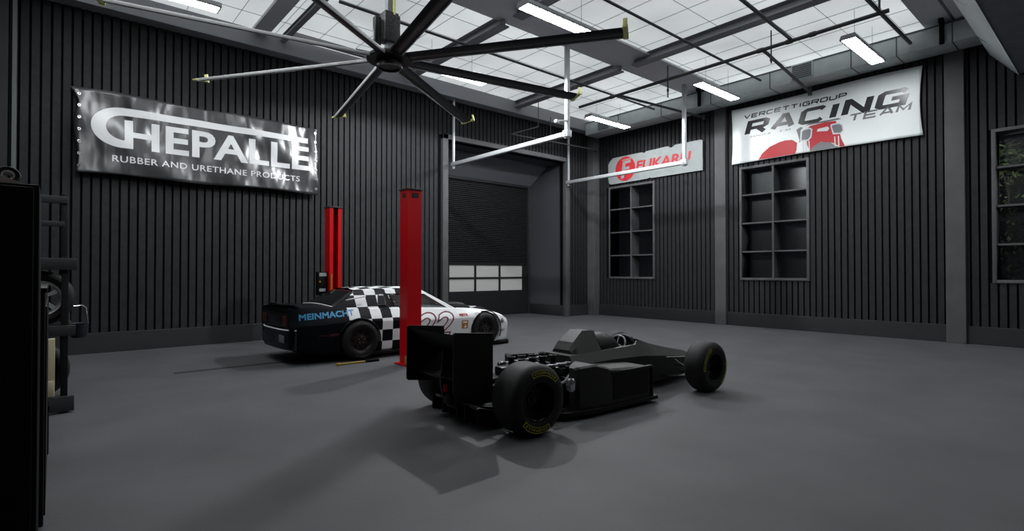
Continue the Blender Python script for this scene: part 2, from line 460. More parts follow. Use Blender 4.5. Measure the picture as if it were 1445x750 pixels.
# ceiling: opaque deck above, beams, luminous skylight bays
struct(MB().box(XB, XR + .4, YB, 15.0, ZC + .12, ZC + .3).build('ceiling', M['base'], smooth=0))
struct(MB().box(XB, XR, 7.45, 8.45, 6.64, ZC + .1, .01).build('trim_9', M['beam'], smooth=0))
struct(MB().box(XB, XR, 2.40, 2.86, 6.66, ZC + .1, .005).build('trim_10', M['beam'], smooth=0))
struct(MB().box(XB, XR, 1.9, 2.33, 6.62, ZC + .1, .005).build('trim_11', M['beam'], smooth=0))
struct(MB().box(3.17, 3.50, 2.86, YL - .3, 6.62, ZC + .1, .005).build('trim_12', M['beam'], smooth=0))
nb = 13
def ibeam(x0, x1, y0, y1, z0=6.50, z1=ZC + .02):
    global nb
    m = MB(); c = (x0 + x1) / 2
    m.box(x0, x1, y0, y1, z0, z0 + .03, .004); m.box(x0, x1, y0, y1, z1 - .03, z1, .004); m.box(c - .02, c + .02, y0, y1, z0 + .03, z1 - .03)
    struct(m.build('trim_%d' % nb, M['ibeam'], smooth=0)); nb += 1
for x in (6.80, 10.58):
    ibeam(x, x + .25, 2.4, 7.9); ibeam(x, x + .25, 8.3, YL - .34)
ibeam(3.76, 3.88, 8.3, YL - .34, 6.58)
mm = MB().box(3.88, 6.8, 11.78, 11.90, 6.58, ZC + .02, .004); struct(mm.build('trim_%d' % nb, M['ibeam'], smooth=0)); nb += 1
wn = 4
for (x0, x1) in ((-4, 3.17), (3.50, 6.92), (6.92, 10.7), (10.7, 14.5)):
    for (y0, y1) in ((2.86, 7.45), (8.45, 12.2)):
        w = thing('window_%d' % wn, '', ''); del w['label'], w['category']; struct(w); wn += 1
        MB().box(x0, x1, y0, y1, ZC, ZC + .02).build('skylight_panel', M['sky'], w, smooth=0)
        g = MB(); k = 0
        xx = 8.61 - .83 * 20
        while xx < x1:
            if xx > x0 + .05: g.box(xx - .0035, xx + .0035, y0, y1, ZC - .012, ZC)
            xx += .83
        yy = 4.08 - .83 * 8
        while yy < y1:
            if yy > y0 + .03: g.box(x0, x1, yy - .0035, yy + .0035, ZC - .0115, ZC)
            yy += .825
        g.build('glazing_bar', M['duct'], w, smooth=0)
# mezzanine: chamfered fascia and dark soffit overhead right
mz = MB()
mz.prism([(1.905, 5.95), (1.925, 6.02), (1.925, ZC), (1.75, ZC), (1.47, 5.46), (1.462, 5.40)], 4.0, XR, 'YZ')
struct(mz.build('trim_20', M['mezz'], smooth=0))
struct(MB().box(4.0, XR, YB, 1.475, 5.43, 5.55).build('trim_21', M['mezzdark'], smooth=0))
sj = MB()
for x in (6.2, 8.6, 10.9, 13.2): sj.loft([[(xx, 1.915, 5.95), (xx, 1.455, 5.405), (xx, 1.452, 5.41), (xx, 1.912, 5.956)] for xx in (x, x + .015)])
struct(sj.build('trim_22', M['ductrib'], smooth=0))

# duct along the right wall
dd = thing('air_duct', 'long galvanised rectangular air duct high along the right wall', 'duct', (13.78, 7, 6.16))
MB().box(0, .63, -5.0, 5.2, 0, .40, .008).build('duct_body', M['duct'], dd)
for y in (-4.63, -3.685, -2.82, -1.0 + .0, -.99 + 1.6, 2.2, 3.8):
    MB().box(-.006, .63, y - .012, y + .012, -.006, .406).build('duct_flange', M['ductrib'], dd, smooth=0)
MB().box(-.012, 0, -5.0, 5.2, .395, .425).build('duct_rail', M['ductrib'], dd, smooth=0)
for y in (-1.77, 4.4):
    v = MB().box(-.03, -.004, y - .25, y + .25, .03, .42, .004).build('air_grille', M['duct'], dd)
    s = MB()
    for k in range(7): s.box(-.045, -.028, y - .22, y + .22, .055 + k * .05, .082 + k * .05)
    s.build('louvre', M['ductrib'], v, smooth=0)
for i, y in enumerate((2.53, 7.93)):
    m = MB().box(13.70, 13.76, y - .04, y + .04, 6.15, 6.64, .005).box(13.62, 13.76, y - .04, y + .04, 6.56, 6.66, .005)
    tag(m.build('duct_bracket', M['black']), ('black angle bracket on the duct near the mezzanine edge', 'black angle bracket on the duct beside the small red-lettered sign post')[i], 'bracket', 'duct brackets')

# ================================================================== LAMPS
def lamp(x0, y, label, lx=1.86, zl=6.0, zc=ZC):
    t = thing('strip_light', label, 'ceiling light', (x0 + lx / 2, y, zl), 0, 'suspended strip lights')
    h = lx / 2
    MB().prism([(-.15, .02), (.15, .02), (.12, .09), (-.12, .09)], -h, h, 'YZ').build('lamp_housing', M['white_metal'], t, smooth=0)
    MB().box(-h, h, -.15, .15, .0, .02, .004).build('lamp_rim', M['white_metal'], t)
    MB().box(-h + .03, h - .03, -.115, .115, -.006, .001).build('diffuser', M['diffuser'], t, smooth=0)
    for s in (-.55, .55): MB().tube([(s, 0, .09), (s, 0, zc - zl)], .004, 6).build('suspension_wire', M['steel'], t)
    return t
lamp(5.98, 6.70, 'strip light under the wide beam right of the ceiling fan')
lamp(11.63, 6.76, 'strip light under the far end of the wide beam, before the large white banner')
lamp(11.75, 10.30, 'strip light above the red and white sign, near the far corner')
lamp(11.60, 3.57, 'strip light nearest the mezzanine, above the white racing banner')
lamp(5.98, 10.14, 'strip light half hidden behind the hub of the ceiling fan')
lamp(.29, 10.23, 'strip light cut by the top edge, left of the ceiling fan')

lamp(5.98, 3.57, 'unseen strip light added in the row nearest the viewer, above the formula car')  # out of view; continues the lamp row, added to light the near sides
lamp(-.4, 5.0, 'unseen strip light added overhead above the black cabinets at the left')  # unseen lamp placed off the rows to brighten the floor at left
lamp(.29, 6.70, 'unseen strip light added left of the ceiling fan, in the middle row')  # out of view; continues the middle row, added for light from the near side
lamp(5.98, -.6, 'unseen strip light added under the mezzanine, nearest the viewer', zl=5.1, zc=5.43)  # unseen lamp added as fill for the cars' near sides
lamp(11.60, -.6, 'unseen strip light added under the mezzanine by the right wall', zl=5.1, zc=5.43)  # another lamp added out of view to light the near sides

# ================================================================== CEILING FAN
FC = (3.09, 5.89)
fan = thing('ceiling_fan', 'huge eight-bladed black ceiling fan with yellow blade tips', 'fan', (FC[0], FC[1], 4.0))
MB().lathe([(0, .0), (.14, .0), (.15, .015), (.145, .06), (.26, .062), (.275, .075), (.275, .10), (.25, .125), (.1, .14), (.0, .14)], seg=48).build('hub', M['fanhub'], fan)
MB().lathe([(.13, -.02), (.155, -.018), (.16, .03), (.15, .05), (.13, .02), (.13, -.02)], seg=48).build('hub_ring', M['steel'], fan)
MB().box(-.047, .047, -.047, .047, .13, ZC - 4.0, .008).build('pole', M['fanpole'], fan)
mb = MB().box(-.105, .105, -.09, .09, .28, .62, .02); mb.box(-.09, .09, -.07, .07, .60, .65, .01)
mb.build('motor', M['speckle'], fan)
MB().box(-.20, -.12, -.03, .05, .22, .56, .01).build('control_box', M['fanhub'], fan)
MB().tube([(.03, -.06, .62), (.035, -.06, 1.4), (.035, -.055, ZC - 4.0)], .018, 8).build('cable', M['yellow'], fan)
MB().box(-.10, .10, -.10, .10, ZC - 4.05, ZC - 4.0, .01).build('ceiling_plate', M['fanpole'], fan)
for k in range(8):
    a = R(-10.6 + 45 * k); mt = Matrix.Rotation(a, 4, 'Z') @ Matrix.Translation((0, 0, .095)) @ Matrix.Rotation(R(-14), 4, 'X')
    m = MB(); n = 14; rings = []
    for x in (.24, .5, 1.5, 2.79):
        w = .075
        rings.append([mt @ Vector((x, w * math.cos(2 * PI * j / n), .016 * math.sin(2 * PI * j / n) + .006 * math.cos(2 * PI * j / n) ** 2)) for j in range(n)])
    bl = m.loft(rings).build('blade', M['fanblade'], fan, 50)
    m = MB().box(.26, 2.79, .073, .086, -.018, .016, .003)  # strip added to paint in the lit edge of the blade
    for v in m.bm.verts: v.co = mt @ v.co
    m.build('lit_edge_strip', M['edge'], bl)
    m = MB().box(2.785, 2.845, -.11, .11, -.011, .011, .003, None)
    m.box(2.79, 2.84, -.122, -.10, -.025, .085, .003)
    for v in m.bm.verts: v.co = mt @ v.co
    m.build('blade_tip', M['yellow'], bl, label='yellow blade tip')
    m = MB().box(.18, .42, -.04, .04, .01, .035, .004)
    for v in m.bm.verts: v.co = mt @ v.co
    m.build('blade_clamp', M['chrome'], bl)

# ================================================================== PIPES, RAILS
def pipe(name, segs, m, label, cat, group=None, extra=None):
    mb = MB()
    for p, r in segs: mb.tube(p, r, 10)
    o = mb.build(name, m)
    return tag(o, label, cat, group)
spk = thing('sprinkler_network', 'dark sprinkler main with branches and hangers crossing below the skylights', 'pipework', (11.6, 6.5, 6.3))
def spart(name, segs):
    mb = MB()
    for p, r in segs: mb.tube([Vector(q) - Vector((11.6, 6.5, 6.3)) for q in p], r, 10)
    mb.build(name, M['pipe'], spk)
spart('main_pipe', [([(11.60, 2.9, 6.3), (11.60, 10.5, 6.3)], .04)])
for y in (4.2, 4.65, 5.25, 9.3): spart('coupling', [([(11.60, y - .06, 6.3), (11.60, y + .06, 6.3)], .052)])
spart('branch_pipe', [([(9.0, 4.50, 6.34), (11.6, 4.62, 6.34)], .036)])
spart('branch_pipe', [([(11.6, 5.17, 6.27), (14.3, 5.24, 5.98)], .036)]); spart('wall_flange', [([(14.28, 5.24, 5.9), (14.28, 5.24, 6.1)], .05)])
spart('branch_pipe', [([(9.0, 3.05, 6.33), (13.7, 3.05, 6.33)], .036)])
spart('branch_pipe', [([(11.6, 9.05, 6.28), (14.35, 8.15, 6.0)], .034)]); spart('wall_flange', [([(14.35, 8.15, 5.93), (14.35, 8.15, 6.08)], .045)])
spart('hanger_rod', [([(11.6, 5.02, 5.95), (11.6, 5.02, 6.66)], .015)]); spart('hanger_rod', [([(11.6, 3.05, 6.3), (11.6, 3.05, 6.69)], .02)]); spart('hanger_rod', [([(11.6, 7.55, 5.85), (11.6, 7.55, 6.64)], .018)])
for y in (5.02, 7.55): spart('rod_nut', [([(11.6, y, 6.0), (11.6, y, 6.06)], .03)])
pipe('conduit', [([(4.2, 6.15, 6.4), (13.7, 6.2, 6.4)], .028)], M['pipe'], 'thin grey conduit beside the wide beam heading towards the large white banner', 'pipe', 'ceiling conduits')
pipe('conduit', [([(3.9, 9.35, 6.4), (13.7, 9.39, 6.4)], .028)], M['pipe'], 'thin grey conduit crossing behind the fan pole towards the red and white sign', 'pipe', 'ceiling conduits')
pipe('wall_pipe', [([(11.0, 11.6, 5.85), (10.2, 11.9, 5.55), (14.3, 12.1, 5.72)], .022), ([(11.9, 11.99, 5.6), (11.9, 11.99, 6.4)], .014), ([(11.0, 11.6, 5.85), (11.0, 11.6, 6.69)], .012)], M['pipe'], 'thin bent pipe high above the roller door', 'pipe')

def rail(x, y0, label, end_bracket):
    t = thing('door_rail', label, 'door rail', (x, y0, 4.5), 0, 'overhead door rails')
    L = YL - .12 - y0
    MB().box(-.05, .05, 0, L, -.05, .05, .006).build('track', M['galv'], t)
    MB().box(-.045, .045, -.03, .06, -.10, ZC - 4.5, .006).build('hanger_post', M['galv'], t)
    MB().box(-.03, .03, L - .10, L - .04, -.12, 6.35 - 4.5, .005).build('hanger_post', M['galv'], t)
    m = MB().box(-.07, .07, -.06, .09, -.07, .08, .006)
    if end_bracket: m.tube([(0, -.02, .28), (-.35, 0, .22)], .02, 8); m.box(-.38, -.30, -.04, .04, .18, .24, .004)
    m.build('end_bracket', M['galv'], t)
    for s in (0, 1): MB().tube([(-.08, .0, -.02 - .05 * s), (.08, .0, -.02 - .05 * s)], .014, 8).build('bolt', M['steel'], t)
rail(8.46, 8.0, 'galvanised door rail hung from white posts over the race cars', True)
rail(13.10, 8.0, 'galvanised door rail passing in front of the red and white sign', False)

# ================================================================== BANNERS
def wavy(u, v, amp, k=1.0): return amp * (math.sin(3.1 * u * k + 1.7 * v) + .6 * math.sin(7.3 * u * k - 2.9 * v + 1) + .5 * math.sin(5.0 * v + 2.0 * u))
def cloth(name, W, H, fn, m, parent, nx=60, ny=24, edge=None):
    bm = bmesh.new(); g = []
    for j in range(ny + 1):
        row = []
        for i in range(nx + 1):
            u, v = W * i / nx, H * j / ny
            if edge: u, v = edge(u, v)
            row.append(bm.verts.new(fn(u, v)))
        g.append(row)
    for j in range(ny):
        for i in range(nx): bm.faces.new((g[j][i], g[j][i + 1], g[j + 1][i + 1], g[j + 1][i]))
    me = bpy.data.meshes.new(name); bm.to_mesh(me); bm.free()
    o = link(name, me, m, parent, 180)
    md = o.modifiers.new('thick', 'SOLIDIFY'); md.thickness = .004; md.offset = -1
    return o
# --- left black glossy banner: u along +X, v up
BX, BZ, BW, BH = .30, 3.30, 4.36, 1.55
ch = thing('banner', 'glossy black wrinkled banner with CHEPALLE in white capitals', 'banner', (BX, YL - .09, BZ))
def lf(u, v, off=0): return (u, -.05 - off - .10 * (1 - v / BH) + wavy(u, v, .009) + .014 * math.sin(2.2 * (u * 1.5 + v * 2.3)) + .008 * math.sin(5.1 * (u * 1.2 + v * 1.6) + 1), v)
def led(u, v):
    s = u / BW; t = v / BH
    return u + (.03 * math.sin(9 * t) if s < .01 else 0) + (.06 * (1 - s) if t > .99 else 0) * 0 - (.10 * max(0, 1 - 12 * s) * max(0, (t - .85) / .15)) + .02 * (s > .99) * math.sin(13 * t), v + .018 * math.sin(11 * s) * (t > .99 or t < .01)
cloth('banner_cloth', BW, BH, lf, M['tarp'], ch, 90, 32, led)
ou = bmesh.new(); fn = lambda u, v: lf(u, v, .006)
fu = lambda X, Z: (X - BX, Z - BZ)
# large C with a bar running over the whole word
arc = []
cxx, czz, ra, rz = fu(.98, 4.186)[0], fu(.98, 4.205)[1], .475, .385
outer = [(cxx + ra * math.cos(R(a)), czz + rz * math.sin(R(a))) for a in range(92, 275, 7)]
inner = [(cxx + .02 + (ra - .20) * math.cos(R(a)), czz + (rz - .145) * math.sin(R(a))) for a in range(92, 275, 7)]
for i in range(len(outer) - 1): poly_into(ou, [outer[i], inner[i], inner[i + 1], outer[i + 1]], fn, .12)
poly_into(ou, [outer[0], inner[0], fu(4.44, 4.455), fu(4.44, 4.575)], fn, .15)
text_into(ou, 'HEPALLE', *fu(1.005, 0)[:1], fu(4.46, 0)[0], fu(0, 3.82)[1], fu(0, 4.37)[1], fn, bold=.026, spacing=1.03, L=.12)
flat('lettering', ou, M['whiteprint'], ch, label='white CHEPALLE lettering')
ou = bmesh.new()
text_into(ou, 'RUBBER AND URETHANE PRODUCTS', fu(.82, 0)[0], fu(4.24, 0)[0], fu(0, 3.55)[1], fu(0, 3.672)[1], fn, bold=.012, spacing=1.08, L=.12)
flat('tagline', ou, M['whiteprint'], ch, label='small white capitals tagline')
for s in range(7):
    for e in (0.04, BW - .05):
        z = .12 + s * (BH - .24) / 6
        MB().lathe([(.012, -.012), (.026, -.012), (.026, -.004), (.012, -.004), (.012, -.012)], lf(e, z, .004), 'Y', 14).build('eyelet', M['chrome'], ch)

# --- right white racing banner: u runs towards -Y
RY, RZ, RW, RH = 7.35, 4.50, 4.35, 1.53
rb = thing('banner', 'large white banner reading RACING TEAM above a window', 'banner', (XR - .09, RY, RZ))
def rf(u, v, off=0): return (-.03 - off + wavy(u, v, .008, .8), -u, v)
def red_(u, v):
    s = u / RW; t = v / RH
    return u - .05 * math.sin(PI * t) * (s > .985) + .03 * math.sin(PI * t) * (s < .015), v + .02 * math.sin(PI * s) * (1 if t < .01 else 0) - .02 * math.sin(2 * PI * s) * (t > .99)
cloth('banner_cloth', RW, RH, rf, M['white'], rb, 60, 24, red_)
fr_ = lambda Y, Z: (RY - Y, Z - RZ); fn = lambda u, v: rf(u, v, .006)
def rtext(txt, Y0, Y1, Z0, Z1, m, name, bold, shear=.18, label=None):
    o = bmesh.new(); text_into(o, txt, RY - Y0, RY - Y1, Z0 - RZ, Z1 - RZ, fn, bold, shear, L=.1)
    flat(name, o, m, rb, **({'label': label} if label else {}))
def wtext(txt, Y0, Y1, Z0, Z1, m, tx, ty, slant, label):
    o = bmesh.new(); stroke_text(o, txt, RY - Y0, RY - Y1, Z0 - RZ, Z1 - RZ, fn, tx, ty, .13, slant); flat('lettering', o, m, rb, label=label)
wtext('VERCETTIGROUP', 7.0, 4.46, 5.70, 5.815, M['blackprint'], .034, .026, .2, 'VERCETTIGROUP lettering')
wtext('RACING', 6.995, 3.19, 5.235, 5.63, M['blackprint'], .15, .085, .30, 'RACING lettering')
wtext('TEAM', 4.47, 3.17, 5.085, 5.262, M['greyprint'], .05, .036, .28, 'TEAM lettering')
rtext('SANDY B      S  RS', 6.83, 5.75, 5.165, 5.21, M['greyprint'], 'lettering', .006, .25, 'tiny grey lettering')
def shape(polys, m, name, off=.006, label=None):
    o = bmesh.new(); f2 = lambda u, v: rf(u, v, off)
    for p in polys: poly_into(o, [fr_(*q) for q in p], f2, .12)
    flat(name, o, m, rb, **({'label': label} if label else {}))
shape([[(6.60, 4.53), (6.50, 4.68), (6.30, 4.82), (6.05, 4.90), (5.90, 4.92), (5.72, 4.90), (5.60, 4.80), (5.62, 4.60), (5.66, 4.53)],
       [(5.40, 5.08), (5.30, 5.17), (4.95, 5.20), (4.72, 5.18), (4.66, 5.0), (4.60, 4.72), (4.52, 4.53), (4.62, 4.53), (4.80, 4.66), (5.05, 4.72), (5.22, 4.64), (5.30, 4.53), (5.36, 4.70)]],
      M['redprint'], 'printed_car', label='red race car printed on the cloth')
for pa, pb in (([(5.53, 4.82), (5.52, 5.08), (5.46, 5.12), (5.30, 5.13), (5.24, 5.08), (5.26, 4.88), (5.34, 4.80)], [(5.49, 4.85), (5.48, 5.06), (5.44, 5.09), (5.31, 5.10), (5.27, 5.06), (5.29, 4.9), (5.35, 4.84)]),
               ([(4.84, 5.08), (4.82, 5.12), (4.64, 5.12), (4.56, 5.06), (4.54, 4.90), (4.60, 4.84), (4.78, 4.86)], [(4.81, 5.06), (4.79, 5.09), (4.65, 5.09), (4.59, 5.04), (4.57, 4.92), (4.62, 4.87), (4.76, 4.89)])):
    shape([pa], M['whiteprint'], 'printed_headlamp', .008); shape([pb], M['greyprint'], 'printed_headlamp', .010)
shape([[(5.22, 4.64), (5.08, 4.72), (4.84, 4.68), (4.66, 4.53), (5.30, 4.53)], [(5.62, 5.14), (5.54, 4.85), (5.56, 4.80), (5.50, 4.82), (5.52, 5.10), (5.46, 5.16), (5.52, 5.19)], [(5.40, 5.20), (4.60, 5.20), (4.66, 5.235), (5.3, 5.235)]], M['greyprint'], 'printed_shadow', .0075)
shape([[(5.14, 5.0), (5.12, 5.06), (4.90, 5.08), (4.86, 5.03), (4.90, 4.97)]], M['whiteprint'], 'printed_highlight', .009)
shape([[(y, 4.55), (y + .012, 4.80), (y - .012, 4.80), (y - .024, 4.55)] for y in (5.46, 5.39, 5.32, 4.74, 4.66)], M['whiteprint'], 'printed_stripe', .0095)

# --- red and white board with rounded corners and notches
sg = thing('wall_sign', 'white notched sign board with red FUKARU lettering and round emblem', 'sign', (XR - .08, 11.74, 4.49))
sf = lambda Y, Z: (11.74 - Y, Z - 4.49)
outl = [(11.75, 5.16), (11.70, 5.25), (11.55, 5.37), (10.36, 5.375), (10.33, 5.345), (10.25, 5.345), (10.22, 5.38), (9.40, 5.40), (9.34, 5.34), (9.25, 5.34), (9.16, 5.40), (8.30, 5.40), (8.24, 5.36), (8.24, 4.49), (10.03, 4.49), (10.05, 4.52), (10.11, 4.52), (10.13, 4.49), (11.66, 4.48), (11.72, 4.54), (11.75, 4.70)]
sb = MB().prism([(-sf(y, z)[0], sf(y, z)[1]) for y, z in outl], -.03, 0, 'YZ')
sb.build('sign_board', M['sign'], sg, smooth=0)
sfn = lambda off: (lambda u, v: (-.031 - off, -u, v))
o = bmesh.new(); c = sf(11.035, 4.935)
poly_into(o, [(c[0] + .405 * math.cos(2 * PI * k / 40), c[1] + .405 * math.sin(2 * PI * k / 40)) for k in range(40)], sfn(.004))
flat('emblem_disc', o, M['redprint'], sg, label='red round emblem')
o = bmesh.new()
for pl in ([(-.20, -.36), (-.10, .28), (.26, .30), (.24, .20), (.02, .19), (.0, .06), (.20, .07), (.185, -.03), (-.01, -.04), (-.05, -.34)], [(-.14, .31), (-.13, .34), (.27, .36), (.265, .325)]):
    poly_into(o, [(c[0] + a * .9, c[1] + b * .9) for a, b in pl], sfn(.007))
flat('emblem_letter', o, M['sign'], sg)
o = bmesh.new(); text_into(o, 'FUKARU', sf(10.60, 0)[0], sf(8.60, 0)[0], sf(0, 4.80)[1], sf(0, 5.12)[1], sfn(.004), bold=.03, shear=.15)
flat('lettering', o, M['redprint'], sg, label='red slanted FUKARU lettering')

# ================================================================== TWO-POST LIFT
def lift(x, y, flip, label, extra):
    t = thing('lift_post', label, 'car lift post', (x, y, 0), 0 if not flip else PI, 'two-post car lift')
    H = 2.82; m = MB(); w, d, th = .125, .13, .012
    m.box(-w, w, -d, -d + th, .02, H); m.box(-w, -w + th, -d + th, d, .02, H); m.box(w - th, w, -d + th, d, .02, H)
    m.box(-w + th, -w + .075, d - th, d, .02, H); m.box(w - .075, w - th, d - th, d, .02, H)
    m.build('column', M['red'], t, smooth=0)
    MB().box(-.14, .14, -.145, .145, H, H + .03, .004).build('top_cap', M['base'], t)
    MB().box(-.19, .17, -.17, .20, 0, .025, .004).build('base_plate', M['red'], t)
    for zz, xx, n in ((H - .085, -.01, 'slot'),):
        MB().box(-.055, .06, -d - .003, -d + .001, H - .12, H - .05, .01).build('vent_hole', M['base'], t)
        MB().box(-w - .003, -w + .001, -.05, .03, H - .12, H - .05, .01).build('vent_hole', M['base'], t)
    MB().box(-.10, .10, .0, .10, .10, .42, .01).build('carriage', M['red'], t)
    return t
lp = lift(4.43, 7.70, False, 'red lift post standing in front of the chequered stock car', None)
MB().box(-.17, -.12, -.16, -.11, .025, .16, .008).tube([(-.10, -.15, .05), (-.10, -.15, .2)], .018, 8).build('latch', M['liftyellow'], lp, label='yellow latch')
lb = lift(4.42, 10.86, True, 'red lift post behind the stock car near the black wall', None)
cb = MB().box(.14, .34, -.06, .06, 1.02, 1.50, .008).build('control_box', M['black'], lb)
MB().box(.16, .31, .058, .066, 1.41, 1.48).build('label_plate', M['sign'], cb, smooth=0)
MB().box(.18, .31, .058, .066, 1.10, 1.16).build('label_plate', M['sign'], cb, smooth=0)
MB().tube([(.30, .066, 1.3), (.30, .075, 1.3)], .016, 10).build('push_button', M['orange'], cb)
MB().tube([(.10, .16, 1.1), (.10, .16, 1.45)], .012, 8).build('hose', M['liftyellow'], lb)
arm = bpy.data.objects.new('lift_arm', None); COL.objects.link(arm); arm.parent = lp; arm.location = (4.05 - 4.43, 8.3 - 7.70, 0); arm['label'] = 'yellow lift arm lying on the floor'
MB().box(-.58, -.10, -.015, .02, .006, .03, .005).build('arm_tube', M['liftyellow'], arm)
MB().box(-.12, .12, -.03, .04, .004, .04, .006).build('arm_sleeve', M['black'], arm)
MB().lathe([(0, .005), (.04, .005), (.04, .035), (.0, .035)], (-.57, .003, 0), 'Z', 16).build('lift_pad', M['liftyellow'], arm)

# ================================================================== WHEELS
def arc_text(out, text, r0, r1, mid, span, y, flip=1):
    """letters on a circle in the XZ plane (outer sidewall faces -Y); mid angle measured from +X towards +Z"""
    n = len(text); bm = glyph(text, .03, 1.15); a, b, c, d = bbox(bm); subdiv(bm, .12)
    mp = {}
    for v in bm.verts:
        s = (v.co.x - a) / (b - a); t = (v.co.y - c) / (d - c)
        ang = mid - (s - .5) * span; r = r0 + t * (r1 - r0)
        mp[v] = out.verts.new((r * math.cos(ang), y, r * math.sin(ang)))
    for f in bm.faces:
        try: out.faces.new([mp[v] for v in f.verts])
        except ValueError: pass
    bm.free()
def arc_band(out, r0, r1, mid, span, y, n=20):
    for k in range(n):
        a, b = mid - span / 2 + span * k / n, mid - span / 2 + span * (k + 1) / n
        out.faces.new([out.verts.new((r * math.cos(t), y, r * math.sin(t))) for r, t in ((r0, a), (r1, a), (r1, b), (r0, b))])
def tyre_profile(Rr, w, rin):   # h from 0 (outer face, -Y) to w
    return [(rin, .015), (rin + .02, .004), (rin + .05, .0), (Rr - .07, .004), (Rr - .03, .018), (Rr - .008, .05), (Rr, .09), (Rr, w - .09), (Rr - .008, w - .05), (Rr - .03, w - .018), (Rr - .07, w - .004), (rin + .05, w), (rin, w - .015), (rin, .015)]
def wheel(parent, x, y, Rr, w, rin, side, kind, marks):
    """side -1: outer face towards -Y at y; +1: towards +Y"""
    e = bpy.data.objects.new('wheel', None); COL.objects.link(e); e.parent = parent; e.location = (x, y, Rr)
    e.rotation_euler = (0, 0, 0 if side < 0 else PI)
    MB().lathe(tyre_profile(Rr, w, rin), seg=64, axis='Y').build('tyre', M['rubber'], e, 40)
    if kind == 'formula':
        MB().lathe([(rin, .012), (rin - .012, .02), (rin - .02, .12), (rin - .05, .16), (.06, .17), (.055, .12), (.03, .115), (0, .115)], seg=48, axis='Y').build('rim', M['rim'], e, 40)
        m = MB().lathe([(rin + .004, .014), (rin + .004, .004), (rin - .008, .006), (rin - .01, .03)], seg=48, axis='Y'); m.build('rim_lip', M['rim'], e)
        MB().lathe([(0, .09), (.028, .09), (.03, .12)], seg=6, axis='Y').build('wheel_nut', M['rim'], e)
    else:
        MB().lathe([(rin, .012), (rin - .015, .02), (rin - .03, .055), (.12, .06), (.07, .045), (.065, .03), (0, .03)], seg=48, axis='Y').build('rim', M['rimred'], e, 40)
        for k in range(8):
            a = 2 * PI * k / 8; MB().lathe([(0, .048), (.021, .048), (.021, .062)], (.135 * math.cos(a), 0, .135 * math.sin(a)), 'Y', 12).build('rim_hole', M['black'], e)
        for k in range(5):
            a = 2 * PI * k / 5 + .3; MB().lathe([(0, .02), (.013, .02), (.013, .05)], (.05 * math.cos(a), 0, .05 * math.sin(a)), 'Y', 6).build('lug_nut', M['steel'], e)
    if marks:
        o = bmesh.new()
        for (mid, span) in marks[1]:
            arc_text(o, marks[0], rin + .062, Rr - .062, mid, span, -.003)
            if kind == 'formula':
                for r in (rin + .045, Rr - .052): arc_band(o, r, r + .007, mid, span + .16, -.003)
                for s in (-1, 1): arc_band(o, rin + .045, Rr - .045, mid + s * (span / 2 + .08), .035, -.003, 2)
        flat('lettering', o, M['yellowline'] if kind == 'formula' else M['greyprint'], e)
    return e

# ================================================================== FORMULA CAR
fcar = thing('formula_car', 'matte black open-wheel race car with a large rear wing and slick tyres', 'race car', (3.38, 4.37, 0), R(-2))
TX = 'CHEPALLE'
wheel(fcar, 0, -.87, .33, .36, .185, -1, 'formula', (TX, [(R(77), R(62)), (R(-103), R(62))]))
wheel(fcar, 0, .87, .33, .36, .185, 1, 'formula', (TX, [(R(77), R(62)), (R(-103), R(62))]))
wheel(fcar, 2.90, -.87, .315, .28, .18, -1, 'formula', (TX, [(R(150), R(60)), (R(-25), R(60))]))
wheel(fcar, 2.90, .87, .315, .28, .18, 1, 'formula', (TX, [(R(150), R(60)), (R(-25), R(60))]))
def half_loft(mb, stations):
    rings = []
    for x, pts in stations:
        rings.append([(x, y, z) for y, z in pts] + [(x, -y, z) for y, z in reversed(pts) if abs(y) > 1e-6])
    mb.loft(rings)
def tubst(x, w, zb, zs, zt, wt): return (x, [(0, zt), (wt, zt), (w, zs), (w, zs - .04), (w * .86, zb + .03), (w * .8, zb), (0, zb)])
m = MB(); half_loft(m, [tubst(1.0, .30, .08, .46, .56, .22), tubst(1.6, .30, .08, .47, .575, .235), tubst(2.16, .295, .08, .455, .59, .22), tubst(2.25, .29, .08, .45, .65, .17), tubst(2.5, .275, .08, .425, .575, .14), tubst(2.9, .245, .085, .385, .485, .13), tubst(3.3, .205, .09, .33, .41, .115), tubst(3.75, .15, .10, .245, .28, .09), tubst(4.02, .085, .12, .18, .195, .05)])
tub = m.build('body', M['fbody'], fcar, 25)
cut = MB().loft([[(x, y, z) for y, z in ((-.19, .25), (.19, .25), (.17, .9), (-.17, .9))] for x in (1.5, 2.26)]).build('cut', M['black'])
tub.parent = None; boolean(tub, [cut]); tub.parent = fcar
tub.data.materials.clear(); tub.data.materials.append(M['fbody']); tub.data.set_sharp_from_angle(angle=R(25))
MB().box(1.51, 2.25, -.18, .18, .255, .27).build('cockpit_floor', M['black'], fcar)
# dash hoop
MB().tube([(2.21, -.17, .56), (2.19, -.165, .60), (2.20, -.12, .66), (2.21, 0, .685), (2.20, .12, .66), (2.19, .165, .60), (2.21, .17, .56)], .022, 10).build('dash_hoop', M['carbon'], fcar)
sw = MB(); pts = []
for k in range(25):
    a = 2 * PI * k / 24; pts.append((2.07 + .05 * math.sin(a), .125 * math.cos(a), .585 + .10 * math.sin(a)))
sw.tube(pts, .013, 8, cap=False)
for a in (R(200), R(-20), R(90)): sw.tube([(2.07, 0, .585), (2.07 + .05 * math.sin(a), .125 * math.cos(a), .585 + .10 * math.sin(a))], .010, 6)
sw.tube([(2.07, 0, .585), (2.22, 0, .52)], .018, 8)
sw.build('steering_wheel', M['steel'], fcar)
